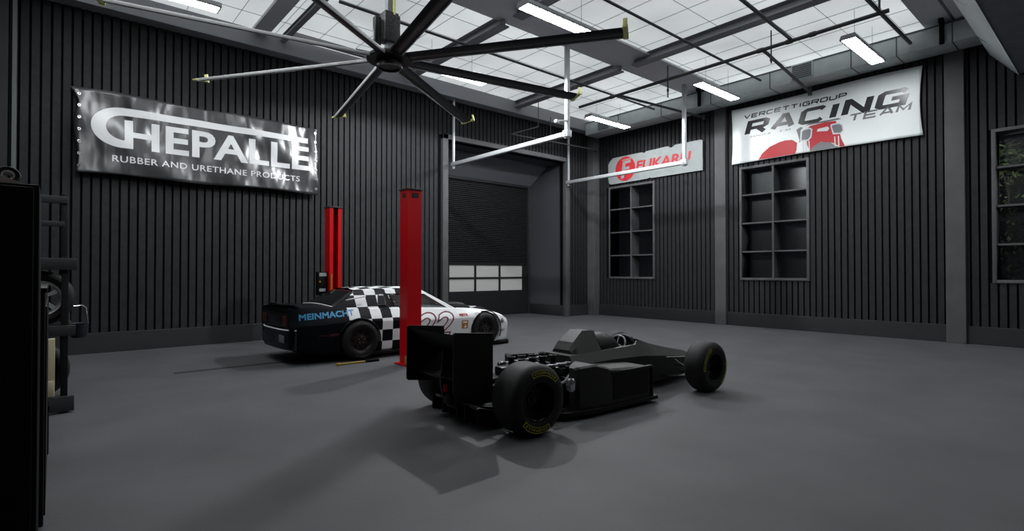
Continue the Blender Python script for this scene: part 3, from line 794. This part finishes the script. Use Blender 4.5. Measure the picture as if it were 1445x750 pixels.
# headrest dome
m = MB(); rings = []
for x, w, h in ((1.53, .16, .13), (1.57, .18, .19), (1.68, .185, .218), (1.81, .17, .20), (1.92, .145, .145), (2.00, .11, .06), (2.02, .09, .01)):
    rings.append([(x, w * math.cos(PI * k / 12), .545 + h * math.sin(PI * k / 12) ** .8) for k in range(13)] + [(x, -w * .6, .50), (x, w * .6, .50)])
m.loft(rings).build('headrest', M['carbon'], fcar, 50)
# airbox / engine cover, faceted
def ac(x, zt, wt, zm, wm, zl, wl_): return (x, [(0, zt), (wt, zt), (wm, zm), (wl_, zl), (wl_ + .03, .50), (0, .50)])
m = MB(); half_loft(m, [ac(1.10, .60, .11, .585, .15, .54, .18), ac(1.16, .69, .12, .63, .17, .55, .20), ac(1.33, .812, .10, .645, .185, .56, .22), ac(1.49, .805, .105, .64, .19, .57, .235), ac(1.53, .795, .10, .63, .185, .565, .23)])
m.build('engine_cover', M['fbody'], fcar, 12)
# side pods
for s in (-1, 1):
    m = MB(); rings = []
    for x, zt, yi, yo in ((.72, .50, .50, .58), (.75, .52, .48, .63), (.95, .53, .36, .665), (1.10, .49, .26, .68), (1.17, .465, .24, .68), (1.5, .445, .24, .68), (1.84, .42, .24, .675), (1.87, .41, .24, .66)):
        rings.append([(x, s * yi, .09), (x, s * yo, .09), (x, s * yo, zt - .018), (x, s * (yo - .02), zt), (x, s * yi, zt)])
    pod = m.loft(rings).build('side_pod', M['fbody'], fcar, 20)
    g = MB(); g.box(1.20, 1.80, s * .68 - .006, s * .68 + .006, .13, .40, .003)
    for k in range(8): g.box(1.22, 1.78, s * .687 - .005, s * .687 + .005, .148 + .031 * k, .162 + .031 * k)
    g.build('radiator_grille', M['blackgloss'], pod, smooth=0)
    MB().box(1.17, 1.885, s * .64, s * .69, .40, .432, .008).box(1.855, 1.885, s * .60, s * .695, .08, .42, .008).build('pod_edge', M['carbon'], pod)
m = MB()
fl_ = [(.35, -.45), (.55, -.66), (.9, -.72), (1.93, -.72), (1.98, -.66), (1.9, -.5), (2.1, -.28), (2.1, .28), (1.9, .5), (1.98, .66), (1.93, .72), (.9, .72), (.55, .66), (.35, .45)]
m.prism(fl_, .045, .085, 'XY').build('floor_plate', M['carbon'], fcar, smooth=0)
# engine with inlet trumpets
m = MB().box(.30, 1.02, -.16, .16, .12, .40, .03).box(.34, 1.0, -.30, -.12, .28, .46, .03).box(.34, 1.0, .12, .30, .28, .46, .03)
for x in (.45, .6, .75, .9): m.box(x - .02, x + .02, -.31, .31, .30, .475, .008)
m.build('engine', M['engine'], fcar)
for s in (-1, 1):
    for k in range(4):
        x = .42 + k * .15
        MB().lathe([(.035, .44), (.03, .50), (.033, .545), (.048, .575), (.044, .577), (.026, .55), (.022, .50)], (x, s * .09, 0), 'Z', 16).build('inlet_trumpet', M['engine'], fcar)
    m = MB().tube([(.36, s * .24, .475), (1.0, s * .24, .485)], .022, 10)
    for k in range(5): m.box(.38 + k * .14, .44 + k * .14, s * .24 - .035, s * .24 + .035, .47, .505, .006)
    m.build('fuel_rail', M['steel'], fcar)
    m = MB().tube([(.9, s * .34, .38), (.75, s * .42, .33), (.50, s * .48, .30), (.42, s * .50, .30)], .03, 10)
    for k in range(3): m.tube([(.45 + .18 * k, s * .28, .36), (.48 + .18 * k, s * .40, .33)], .022, 8)
    m.build('exhaust_header', M['engine'], fcar)
    MB().lathe([(0, .0), (.035, .0), (.048, .02), (.048, .11), (.035, .13), (0, .13)], (.66, s * .585, .28), 'Z', 18).build('oil_canister', M['chrome'], fcar)
MB().box(-.42, .32, -.10, .10, .16, .42, .04).box(-.10, .2, -.14, .14, .2, .36, .03).build('gearbox', M['engine'], fcar)
MB().box(.18, .36, -.07, .07, .42, .50, .01).build('oil_tank', M['engine'], fcar)
# rear wing
def ep(s): return MB().prism([(-.645, .40), (-.66, .42), (-.655, .945), (-.645, .955), (-.235, .925), (-.225, .915), (-.225, .36), (-.24, .35)], s * .435 - .011, s * .435 + .011, 'XZ')
for s in (-1, 1): ep(s).build('endplate', M['carbon'], fcar)
def foil(x0, x1, z0, z1, th, w):
    n = 10; top = []; bot = []
    for k in range(n + 1):
        t = k / n; x = x0 + (x1 - x0) * t; zc = z0 + (z1 - z0) * t - .04 * math.sin(PI * t); h = th * math.sqrt(max(t, 0)) * (1 - t) * 2 + .003
        top.append((x, zc + h)); bot.append((x, zc - h))
    return MB().prism(top + bot[::-1], -w, w, 'XZ')
foil(-.24, -.52, .70, .80, .022, .424).build('wing_mainplane', M['carbon'], fcar)
foil(-.46, -.64, .80, .93, .014, .424).build('wing_flap', M['carbon'], fcar)
foil(-.30, -.55, .46, .50, .012, .424).build('beam_wing', M['carbon'], fcar)
MB().prism([(-.5, .28), (-.38, .42), (-.40, .74), (-.50, .74), (-.53, .42)], -.012, .012, 'XZ').build('wing_pylon', M['engine'], fcar)
MB().box(-.46, -.30, -.06, .06, .20, .35, .02).build('crash_structure', M['carbon'], fcar)
MB().box(-.50, -.455, -.028, .028, .335, .41, .006).build('rain_light', M['rainlight'], fcar, label='red rain light')
m = MB().prism([(.36, .05), (.36, .08), (-.05, .12), (-.34, .23), (-.36, .21), (-.05, .07)], -.40, .40, 'XZ')
for y in (-.40, -.2, -.07, .07, .2, .40): m.prism([(.1, .05), (.1, .1), (-.34, .23), (-.38, .23), (-.38, .08), (-.30, .06)], y - .008, y + .008, 'XZ')
m.build('diffuser', M['carbon'], fcar, smooth=0)
for s in (-1, 1):
    for nm, a, b, r in (('upper_wishbone', (.14, .10, .38), (0.02, .52, .40), .012), ('upper_wishbone', (-.22, .10, .38), (-.02, .52, .40), .012), ('lower_wishbone', (.30, .14, .18), (.02, .52, .20), .013), ('lower_wishbone', (-.28, .10, .18), (-.02, .52, .20), .013), ('drive_shaft', (0, .1, .32), (0, .55, .33), .022), ('pushrod', (.1, .12, .42), (.0, .50, .22), .010)):
        MB().tube([(a[0], s * a[1], a[2]), (b[0], s * b[1], b[2])], r, 8).build(nm, M['engine'], fcar)
    MB().lathe([(0, .0), (.14, .0), (.14, .05), (.0, .05)], (0, s * .56 - .025, .33), 'Y', 24).build('brake_drum', M['engine'], fcar)
    for nm, a, b, r in (('upper_wishbone', (2.72, .22, .37), (2.88, .62, .42), .012), ('upper_wishbone', (3.10, .20, .34), (2.92, .62, .42), .012), ('lower_wishbone', (2.66, .22, .14), (2.88, .62, .17), .012), ('lower_wishbone', (3.16, .18, .14), (2.92, .62, .17), .012), ('pushrod', (2.9, .20, .38), (2.9, .58, .19), .010), ('track_rod', (2.98, .2, .25), (3.0, .60, .27), .009)):
        MB().tube([(a[0], s * a[1], a[2]), (b[0], s * b[1], b[2])], r, 8).build(nm, M['engine'], fcar)
    MB().lathe([(0, .0), (.13, .0), (.13, .05), (.0, .05)], (2.9, s * .63 - .025, .315), 'Y', 24).build('brake_drum', M['engine'], fcar)
    MB().box(2.86, 2.94, s * .585 - .012, s * .585 + .012, .17, .44, .006).build('upright', M['steel'], fcar)

# ================================================================== STOCK CAR
scar = thing('stock_car', 'stock race car with navy tail, chequered band and white front numbered 22', 'race car', (2.85, 9.43, 0))
keys = [  # x, half width, z bottom, shoulder z, top z, inset of top edge
    (.00, .745, .27, .60, .90, .06), (.10, .80, .22, .62, .915, .09), (.45, .855, .16, .63, .915, .13), (.75, .87, .14, .65, .90, .13), (1.1, .88, .12, .66, .875, .13), (1.6, .875, .12, .64, .85, .12),
    (2.4, .865, .12, .61, .815, .11), (3.1, .865, .11, .60, .785, .11), (3.55, .875, .10, .60, .755, .13), (3.85, .88, .09, .58, .725, .15), (4.15, .865, .07, .53, .665, .16), (4.38, .81, .055, .46, .60, .15), (4.50, .72, .05, .42, .545, .13), (4.55, .60, .05, .40, .50, .10)]
def interp(x):
    for i in range(len(keys) - 1):
        a, b = keys[i], keys[i + 1]
        if a[0] <= x <= b[0] + 1e-9:
            t = (x - a[0]) / (b[0] - a[0])
            p = keys[max(i - 1, 0)]; n = keys[min(i + 2, len(keys) - 1)]
            out = []
            for k in range(1, 6):
                m0 = (b[k] - p[k]) / max(b[0] - p[0], 1e-6) * (b[0] - a[0]); m1 = (n[k] - a[k]) / max(n[0] - a[0], 1e-6) * (b[0] - a[0])
                h = (2 * t**3 - 3 * t**2 + 1) * a[k] + (t**3 - 2 * t**2 + t) * m0 + (-2 * t**3 + 3 * t**2) * b[k] + (t**3 - t**2) * m1
                out.append(h)
            return out
xs = sorted(set([round(i * .07, 3) for i in range(65)] + [4.50, 4.53, 4.55]))
rings = []
for x in xs:
    w, zb, zs, zt, ins = interp(x); wt = w - ins
    half = [(0, zt + .02), (.3, zt + .018), (.55 * w, zt + .014), (wt - .05, zt + .006), (wt, zt - .006), (wt + (w - .045 - wt) * .45, zt - (zt - zs) * .30), (w - .045, zs + .09), (w - .006, zs + .012), (w - .002, zs - .008), (w - .02, (zs + zb) * .5), (w - .032, zb + .10), (w - .045, zb + .03), (w - .08, zb), (.3, zb), (0, zb)]
    rings.append([(x, y, z) for y, z in half] + [(x, -y, z) for y, z in reversed(half) if y > 1e-6])
mb = MB(); mb.loft(rings)
body = mb.build('body', M['livery'], None, 40)
cuts = []
for x, r in ((1.12, .372), (3.83, .372)):
    for s in (-1, 1): cuts.append(MB().lathe([(0, 0), (r, 0), (r, .42), (0, .42)], (x, s * .55 if s > 0 else -.97, .335), 'Y', 48).build('cut', M['black']))
boolean(body, cuts)
bb = bmesh.new(); bb.from_mesh(body.data)
# greenhouse: rear window, side glass and windscreen left open for the panes
BR, TRr, TF, BF = (.72, .68, .905), (1.18, .50, 1.165), (2.50, .53, 1.155), (3.20, .73, .775)   # near-side corners as (x, |y|, z)
def bil(s, t, sd):   # s along the car 0..1, t up 0..1
    lo = Vector(BR).lerp(Vector(BF), s); hi = Vector(TRr).lerp(Vector(TF), s)
    lo.z = BR[2] * (1 - s) + BF[2] * s - .012; p = lo.lerp(hi, t); bow = .035 * math.sin(PI * s) + .02 * math.sin(PI * t)
    return Vector((p.x, sd * (p.y + bow * .6), p.z + (.02 * math.sin(PI * s) if t > .5 else 0) * (t - .5) * 2))
S_ = [0, .12, .22, .315, .395, .418, .56, .72, .93, 1.0]; T_ = [0, .10, .80, 1.0]
OPEN = {(3, 1), (5, 1), (6, 1), (7, 1)}
G = {}
def gv(key, p):
    if key not in G: G[key] = bb.verts.new(p)
    return G[key]
def roofp(s, y_):    # y_ in -1..1
    n = bil(s, 1, -1); f = bil(s, 1, 1); p = n.lerp(f, (y_ + 1) / 2); p.z += .05 * (1 - y_ * y_); return p
for sd in (-1, 1):
    for i in range(len(S_) - 1):
        for j in range(3):
            if (i, j) in OPEN: continue
            q = [gv((sd, a, b), bil(S_[a], T_[b], sd)) for a, b in ((i, j), (i + 1, j), (i + 1, j + 1), (i, j + 1))]
            bb.faces.new(q)
NY = 8
for i in range(len(S_) - 1):
    for k in range(NY):
        def rk(a, kk):
            y_ = -1 + 2 * kk / NY
            if kk == 0: return gv((-1, a, 3), None)
            if kk == NY: return gv((1, a, 3), None)
            return gv(('r', a, kk), roofp(S_[a], y_))
        bb.faces.new((rk(i, k), rk(i + 1, k), rk(i + 1, k + 1), rk(i, k + 1)))
bmesh.ops.recalc_face_normals(bb, faces=bb.faces)
bb.to_mesh(body.data); 
bvh = BVHTree.FromBMesh(bb); bb.free()
body.data.materials.clear(); body.data.materials.append(M['livery'])
body.data.polygons.foreach_set('use_smooth', [True] * len(body.data.polygons)); body.data.set_sharp_from_angle(angle=R(38))
body.parent = scar
# panes
def panel(name, corners, m, n=6, push=0.0, bow=0.0):
    mb = MB(); a, b, c, d = [Vector(p) for p in corners]
    rings = []
    for i in range(n + 1):
        t = i / n; p, q = a.lerp(d, t), b.lerp(c, t); row = []
        for k in range(n + 1):
            u = k / n; v = p.lerp(q, u); v.z += bow * math.sin(PI * u); row.append(v)
        rings.append(row)
    mb.loft(rings, cap=False, closed=False)
    o = mb.build(name, m, scar, 60); md = o.modifiers.new('t', 'SOLIDIFY'); md.thickness = .004; return o
def off(p, dy=0, dx=0, dz=0): return (p[0] + dx, p[1] + dy, p[2] + dz)
tg = bpy.data.materials.new('car_glass'); tg.use_nodes = True; nt = tg.node_tree
mx = nt.nodes.new('ShaderNodeMixShader'); tr = nt.nodes.new('ShaderNodeBsdfTransparent'); gl = nt.nodes.new('ShaderNodeBsdfGlossy')
tr.inputs['Color'].default_value = (.55, .56, .57, 1); gl.inputs['Roughness'].default_value = .06; mx.inputs[0].default_value = .05
nt.links.new(tr.outputs[0], mx.inputs[1]); nt.links.new(gl.outputs[0], mx.inputs[2]); nt.links.new(mx.outputs[0], nt.nodes['Material Output'].inputs['Surface'])
for sd in (-1, 1):
    panel('side_window', [bil(.315, .10, sd), bil(.395, .10, sd), bil(.395, .80, sd), bil(.315, .80, sd)], M['glass'])
    panel('side_window', [bil(.418, .10, sd), bil(.93, .10, sd), bil(.93, .80, sd), bil(.418, .80, sd)], tg)
    MB().loft([[bil(s, t, sd) + Vector((0, sd * .004, 0)) for s, t in ((.39, .08), (.425, .08), (.425, .82), (.39, .82))], [bil(s, t, sd) - Vector((0, sd * .01, 0)) for s, t in ((.39, .08), (.425, .08), (.425, .82), (.39, .82))]]).build('door_pillar', M['black'], scar, smooth=0)
panel('rear_window', [off(BR, -2 * BR[1] * 0), (BR[0], -BR[1], BR[2]), (TRr[0], -TRr[1], TRr[2] + .004), (TRr[0], TRr[1], TRr[2] + .004)], M['glass'], 8, bow=.035)
panel('windscreen', [(BF[0], BF[1], BF[2]), (BF[0], -BF[1], BF[2]), (TF[0], -TF[1], TF[2] + .004), (TF[0], TF[1], TF[2] + .004)], tg, 8, bow=.05)
MB().tube([(.70, -.67, .915), (.68, -.3, .936), (.675, 0, .942), (.68, .3, .936), (.70, .67, .915)], .012, 8).build('window_seal', M['whiteprint'], scar)
# interior
MB().box(1.5, 1.62, -.52, -.12, .80, 1.08, .04).box(1.6, 2.0, -.52, -.12, .78, .86, .03).build('driver_seat', M['seat'], scar)
mb = MB()
for y in (-.56, .56): mb.tube([(1.45, y * .9, .85), (1.5, y * .86, 1.10), (2.4, y * .88, 1.10), (3.0, y * 1.1, .82)], .02, 8)
mb.tube([(1.5, -.48, 1.10), (1.5, .48, 1.10)], .02, 8); mb.tube([(1.46, -.5, .9), (1.5, .45, 1.08)], .018, 8)
for z in (.90, .96, 1.02): mb.tube([(1.75, -.53, z), (2.55, -.58, z)], .012, 6)
mb.build('roll_cage', M['seat'], scar)
# wheels
ST = 'CHEPALLE'
for x in (1.11, 3.82):
    yo, rr = (.90, .342) if x < 2 else (.845, .335)
    wheel(scar, x + .02, -yo, rr, .29, .205, -1, 'stock', (ST, [(R(95), R(55)), (R(-85), R(55))]))
    wheel(scar, x + .02, yo, rr, .29, .205, 1, 'stock', (ST, [(R(95), R(55)), (R(-85), R(55))]))
for x in (1.11, 3.82): MB().tube([(x, -.62, .325), (x, .62, .325)], .05, 10).build('axle', M['black'], scar)
for s in (-1, 1):   # arch lips
    for x in (1.11, 3.82):
        pts = [(x + .376 * math.cos(R(a)), s * .872, .335 + .376 * math.sin(R(a))) for a in range(-25, 206, 11)]
        pts = [p for p in pts if p[2] > .14]
        MB().tube(pts, .010, 6).build('arch_lip', M['carbon'], scar)
# rear end
sp = MB()
rows = []
for k in range(13):
    t = -1 + k / 6; y = .70 * t; x = -.06 + .10 * abs(t) ** 3
    rows.append([(x, y, .99 - .02 * abs(t)), (x + .02, y, .99 - .02 * abs(t)), (x + .16, y, .905), (x + .14, y, .885)])
sp.loft(rows).build('spoiler', M['carbon'], scar, 30)
def tail_pt(y, z, o=0): return (-.012 - o + .0 * z, y, z)
MB().box(-.016, .02, -.69, .69, .60, .83, .012).build('tail_panel', M['blackgloss'], scar)
for s in (-1, 1):
    tl = MB()
    for k in range(3): tl.box(-.028, -.012, s * (.46 + .075 * k) - .033, s * (.46 + .075 * k) + .033, .635, .79, .008)
    tl.build('tail_light', M['tail'], scar)
MB().box(-.024, -.014, -.36, .36, .645, .78, .006).build('tail_plate', M['engine'], scar)
pts = [(-.055 + .13 * abs(t) ** 4, .79 * t, .565) for t in [k / 8 - 1 for k in range(17)]]
MB().tube(pts, .013, 8).build('bumper_trim', M['whiteprint'], scar)
mb = MB(); mb.loft([[(-.05 + .13 * abs(t) ** 4, .795 * t, z) for z in (.25, .56)] + [(.06, .795 * t, .56), (.06, .795 * t, .25)] for t in [k / 8 - 1 for k in range(17)]])
mb.build('rear_bumper', M['navy'], scar, 30)
MB().box(-.058, -.048, -.10, .55, .34, .48, .004).build('sponsor_patch', M['navy'], scar)
MB().box(-.056, -.046, -.60, -.36, .36, .48, .004).build('sponsor_patch', M['greyprint'], scar)
MB().box(.3, .9, -.60, .60, .12, .2, .02).build('underbody', M['black'], scar)
# front
m = MB().prism([(4.05, -.88), (4.42, -.84), (4.58, -.66), (4.62, 0), (4.58, .66), (4.42, .84), (4.05, .88)], .03, .055, 'XY'); m.build('splitter', M['black'], scar, smooth=0)
mb = MB(); mb.loft([[(x, y, z + .004) for y, z in ((-w, a), (-w * .8, a + .035), (0, a + .045), (w * .8, a + .035), (w, a), (w, a - .02), (-w, a - .02))] for x, w, a in ((3.24, .58, .803), (3.6, .56, .785), (3.95, .52, .737), (4.12, .48, .70))])
mb.build('bonnet_panel', M['carbon'], scar, 30)
MB().loft([[(x, y, z) for y, z in ((-.18, a), (-.14, a + h), (.14, a + h), (.18, a))] for x, a, h in ((3.3, .83, .045), (3.7, .81, .05), (3.78, .80, .03))]).build('bonnet_scoop', M['carbon'], scar)
MB().box(3.62, 3.70, -.60, -.50, .765, .80, .006).box(3.75, 3.83, -.50, -.40, .765, .79, .006).build('bonnet_pin', M['whiteprint'], scar)
MB().box(1.35, 3.4, -.87, -.84, .075, .13, .008).build('side_skirt', M['carbon'], scar)
MB().box(1.35, 3.4, .84, .87, .075, .13, .008).build('side_skirt', M['carbon'], scar)
# printed decals follow the near side of the shell
def side_fn(offs):
    def f(x, z):
        h = bvh.ray_cast(Vector((x, -3, z)), Vector((0, 1, 0)))
        y = h[0].y if h[0] is not None else -.87
        return (x, y - offs, z)
    return f
def side_far(offs):
    def f(x, z):
        h = bvh.ray_cast(Vector((x, 3, z)), Vector((0, -1, 0)))
        return (x, (h[0].y if h[0] is not None else .87) + offs, z)
    return f
def decal(name, items, m, offs, label=None):
    o = bmesh.new(); f = side_fn(offs)
    for it in items:
        if isinstance(it[0], str): text_into(o, it[0], *it[1:5], f, bold=it[5], shear=it[6], L=.05, slope=it[7] if len(it) > 7 else 0)
        else: poly_into(o, it, f, .05)
    flat(name, o, m, scar, **({'label': label} if label else {}))
decal('door_number', [('22', 2.10, 3.04, .235, .75, .045, .34)], M['redoutline'], .005, 'dark red outline of the number 22')
decal('door_number', [('22', 2.135, 3.005, .262, .723, .008, .34)], M['whiteprint'], .0075, 'white number 22')
decal('side_lettering', [('MEINMACHT', .125, 1.03, .718, .818, -.004, .05, .045)], M['blueprint'], .006, 'blue MEINMACHT lettering')
decal('sticker', [('PAC', .42, .60, .445, .475, .01, .2), [(.60, .44), (.74, .45), (.74, .49), (.60, .48)]], M['tail'], .005)
decal('sticker', [('META', 3.17, 3.37, .635, .685, -.004, 0)], M['redprint'], .005)
decal('sticker', [[(3.22, .39), (3.36, .39), (3.37, .55), (3.21, .55)]], M['orange'], .005)
decal('sticker', [[(3.27, .41), (3.30, .47), (3.33, .41)], [(3.24, .50), (3.34, .50), (3.34, .53), (3.24, .53)]], M['white'], .008)
decal('sticker', [[(4.25 + .055 * math.cos(2 * PI * k / 20), .49 + .055 * math.sin(2 * PI * k / 20)) for k in range(20)]], M['greyprint'], .005)
decal('sticker', [('GOLF', 4.20, 4.33, .27, .32, .03, 0)], M['greyprint'], .005)
MB().tube([(.93, -.70, 1.02), (1.30, -.665, 1.075)], [.006, .014], 8).build('roof_fin', M['whiteprint'], scar)

# ================================================================== LEFT FOREGROUND
cab = thing('tall_cabinet', 'tall matte black cabinet at the left edge in the foreground', 'cabinet', (-.05, 3.40, 0))
MB().box(-1.6, 0, 0, .58, .06, 1.915, .006).build('carcass', M['black'], cab)
for k in range(2): MB().box(-1.58 + .79 * k, -.81 + .79 * k, -.018, 0, .10, 1.90, .006).build('cabinet_door', M['black'], cab)
MB().box(-1.56, -.04, .04, .55, 0, .06).build('plinth', M['black'], cab)
bn = thing('low_cabinet', 'black waist-high drawer chest behind the tall black cabinet', 'drawer chest', (-.03, 4.05, 0))
MB().box(-1.3, 0, 0, 1.55, .05, 1.38, .008).build('carcass', M['blackgloss'], bn)
MB().box(-1.25, -.03, .05, 1.5, 0, .05).build('plinth', M['black'], bn)
MB().box(-1.32, .008, -.01, 1.57, 1.38, 1.41, .006).build('chest_top', M['blackgloss'], bn)
for k in range(3): MB().box(-.004, .008, .04 + .5 * k, .52 + .5 * k, .10, 1.30, .004).build('drawer_front', M['blackgloss'], bn)
bx = MB().prism([(-.05, 0), (-.40, 0), (-.40, .135), (-.385, .135)], .02, .22, 'XZ')
o = bx.build('wooden_wedge', M['pale']); o.location = (-.05, 3.40, 1.915); tag(o, 'pale wooden wedge lying on the tall black cabinet', 'wood offcut')
ro = MB().lathe([(.024, -.02), (.044, -.024), (.05, -.015), (.05, .015), (.044, .024), (.024, .02), (.024, -.02)], seg=32, axis='Y')
o = ro.build('tape_roll', M['blackgloss']); o.location = (-.175, 3.66, 1.975); o.rotation_euler = (R(-20), 0, R(8)); tag(o, 'black tape roll standing on the tall black cabinet', 'tape roll')
MB().lathe([(.019, -.021), (.026, -.023), (.026, .023), (.019, .021), (.019, -.021)], seg=28, axis='Y').build('cardboard_core', M['greyprint'], o)

crate = tag(MB().box(-.5, 0, 0, .4, 0, .44, .01).box(-.48, .006, -.006, .406, .36, .40, .004).build('storage_crate', M['black']), 'black crate on the floor under the cream board', 'crate'); crate.location = (-.015, 5.80, 0)
bo = tag(MB().box(-.45, .055, 0, .03, 0, .49, .003).box(-.45, .05, -.012, 0, 0, .13, .002).build('cream_board', M['cream']), 'cream wooden board standing on the black crate', 'board'); bo.location = (-.035, 6.0, .44)
rk = thing('tyre_rack', 'dark steel tyre rack against the left wall behind the black cabinets', 'rack', (0, 7.45, 0))
for x in (-1.3, .10):
    for y in (0.0, .75): MB().box(x - .03, x + .03, y - .03, y + .03, .18, 2.42 if y > .1 else 1.66, .004).build('upright', M['rackdark'], rk)
for z0, z1, y, xe in ((.02, .18, -.02, .185), (.82, .93, -.02, .19), (1.52, 1.645, -.02, .20), (.84, .92, .75, .17), (1.56, 1.64, .75, .17), (2.30, 2.385, .74, .13), (2.03, 2.09, .75, .10)):
    MB().box(-1.4, xe, y - .035, y + .035, z0, z1, .005).build('shelf_beam', M['rackpaint'], rk)
for z in (.845, 1.55): MB().box(-1.36, .10, -.01, .74, z, z + .02).build('shelf_deck', M['base'], rk)
for x in (-1.3, .10): MB().box(x - .04, x + .04, -.02, .78, 0, .04, .004).build('foot', M['base'], rk)
def tyre(loc, Rr, w, rin, label, rimmat, rz=0, rx=0):
    t = thing('spare_wheel' if rimmat else 'spare_tyre', label, 'wheel' if rimmat else 'tyre', loc, rz)
    MB().lathe(tyre_profile(Rr, w, rin), seg=56, axis='Y').build('tyre', M['rubber'], t, 40)
    if rimmat:
        MB().lathe([(rin, .012), (rin - .015, .02), (rin - .03, .10), (rin - .03, w - .02)], seg=48, axis='Y').build('rim', rimmat, t, 40)
        m = MB()
        for k in range(5):
            a = 2 * PI * k / 5 + .5
            pts = [Vector((r * math.cos(a + q), h, r * math.sin(a + q))) for r, h, q in ((.03, .05, -.5), (rin - .02, .035, -.13), (rin - .02, .035, .13), (.03, .05, .5))]
            m.loft([pts, [p + Vector((0, .03, 0)) for p in pts]])
        m.lathe([(0, .03), (.04, .03), (.05, .05), (.05, .09)], seg=20, axis='Y'); m.build('spoke', rimmat, t)
    return t
M['alloy'] = mat('alloy_rim', (.55, .56, .58), .4, metal=.3)
tyre((-.10, 7.47, .93 + .29), .29, .22, .185, 'silver-rimmed wheel on the middle shelf of the tyre rack', M['alloy'])
tyre((-.16, 8.36, .33), .33, .30, .19, 'bare black slick tyre standing on the floor behind the tyre rack', None, R(0))
bk = thing('wire_bin', 'dark blue bin with a chrome wire handle hanging on the tyre rack', 'bin', (.235, 7.98, .74))
MB().lathe([(0, 0), (.062, 0), (.075, .02), (.085, .16), (.09, .165), (.08, .16), (.07, .03), (0, .02)], seg=28).build('bucket', M['navy'], bk)
MB().tube([(-.085, 0, .16), (-.088, 0, .33), (-.06, 0, .365), (.03, 0, .37), (.065, 0, .34), (.085, 0, .16)], .005, 6).build('wire_handle', M['chrome'], bk)

# ================================================================== OUTSIDE the third window: a bush against the night
tr_ = thing('garden_shrub', 'leafy green shrub in the dark outside the rightmost window', 'shrub', (16.0, 1.75, 0))
lm = MB(); rnd = random.Random(3)
for k in range(1300):
    z = rnd.uniform(.9, 4.4); a = rnd.uniform(0, 2 * PI); rr = .95 * math.sqrt(rnd.random()) * (1.05 - abs(z - 2.4) / 3.6)
    c = Vector((rr * math.cos(a) * .6, rr * math.sin(a), z)); d = Vector((rnd.uniform(-1, 1), rnd.uniform(-1, 1), rnd.uniform(-.8, .4))).normalized(); u = d.cross(Vector((.3, .2, 1))).normalized()
    L = rnd.uniform(.09, .19); lm._add([c, c + d * L * .5 + u * L * .22, c + d * L, c + d * L * .5 - u * L * .22], [(0, 1, 2, 3)])
lm.build('foliage', M['leaf'], tr_, 0, kind='stuff')
mb = MB(); mb.tube([(0, 0, 0), (.03, .02, 1.2), (-.02, .05, 3.6)], [.05, .04, .012], 8)
for k in range(10): a = k * 2.4; mb.tube([(0, .02, 1.0 + .25 * k), (.35 * math.cos(a), .5 * math.sin(a), 1.4 + .28 * k)], [.018, .006], 6)
mb.build('stem', M['bark'], tr_)
struct(MB().box(15.0, 19, -4, 14, -.2, 0).build('trim_30', M['backing'], smooth=0))

# ================================================================== LIGHT
def point(name, loc, power, radius, col=(.95, .98, 1)):
    l = bpy.data.lights.new(name, 'SPOT'); l.energy = power; l.spot_size = R(168); l.spot_blend = .12; l.shadow_soft_size = radius; l.color = col
    o = bpy.data.objects.new(name, l); COL.objects.link(o); o.location = loc; return o
point('hall_light', (6.53, 8.60, 5.93), 740, .05)
point('hall_light', (11.60, 9.20, 5.93), 380, .05)
gl_ = bpy.data.lights.new('shrub_fill_light', 'POINT'); gl_.energy = 26; gl_.shadow_soft_size = .15; go_ = bpy.data.objects.new('shrub_fill_light', gl_); COL.objects.link(go_); go_.location = (15.3, 2.3, 3.6)  # bare unseen light added outside to brighten the shrub
w = bpy.data.worlds.new('World'); S.world = w; w.use_nodes = True
w.node_tree.nodes['Background'].inputs[0].default_value = (.012, .014, .018, 1); w.node_tree.nodes['Background'].inputs[1].default_value = .3

# ================================================================== CAMERA
cam = bpy.data.cameras.new('camera'); co = bpy.data.objects.new('camera', cam); COL.objects.link(co)
co.location = (0, 0, 1.5)
A = R(49.36); p = R(.68)
fw = Vector((math.cos(A) * math.cos(p), math.sin(A) * math.cos(p), math.sin(p)))
co.rotation_euler = fw.to_track_quat('-Z', 'Y').to_euler()
cam.sensor_fit = 'HORIZONTAL'; cam.sensor_width = 36; cam.lens = 36 * 755 / 1445
cam.clip_start = .05; cam.clip_end = 200
S.camera = co
S.view_settings.view_transform = 'Standard'; S.view_settings.look = 'None'
S.view_settings.exposure = 0; S.view_settings.gamma = 1; S.view_settings.use_curve_mapping = False
S.cycles.max_bounces = 8; S.cycles.diffuse_bounces = 4; S.cycles.transparent_max_bounces = 12
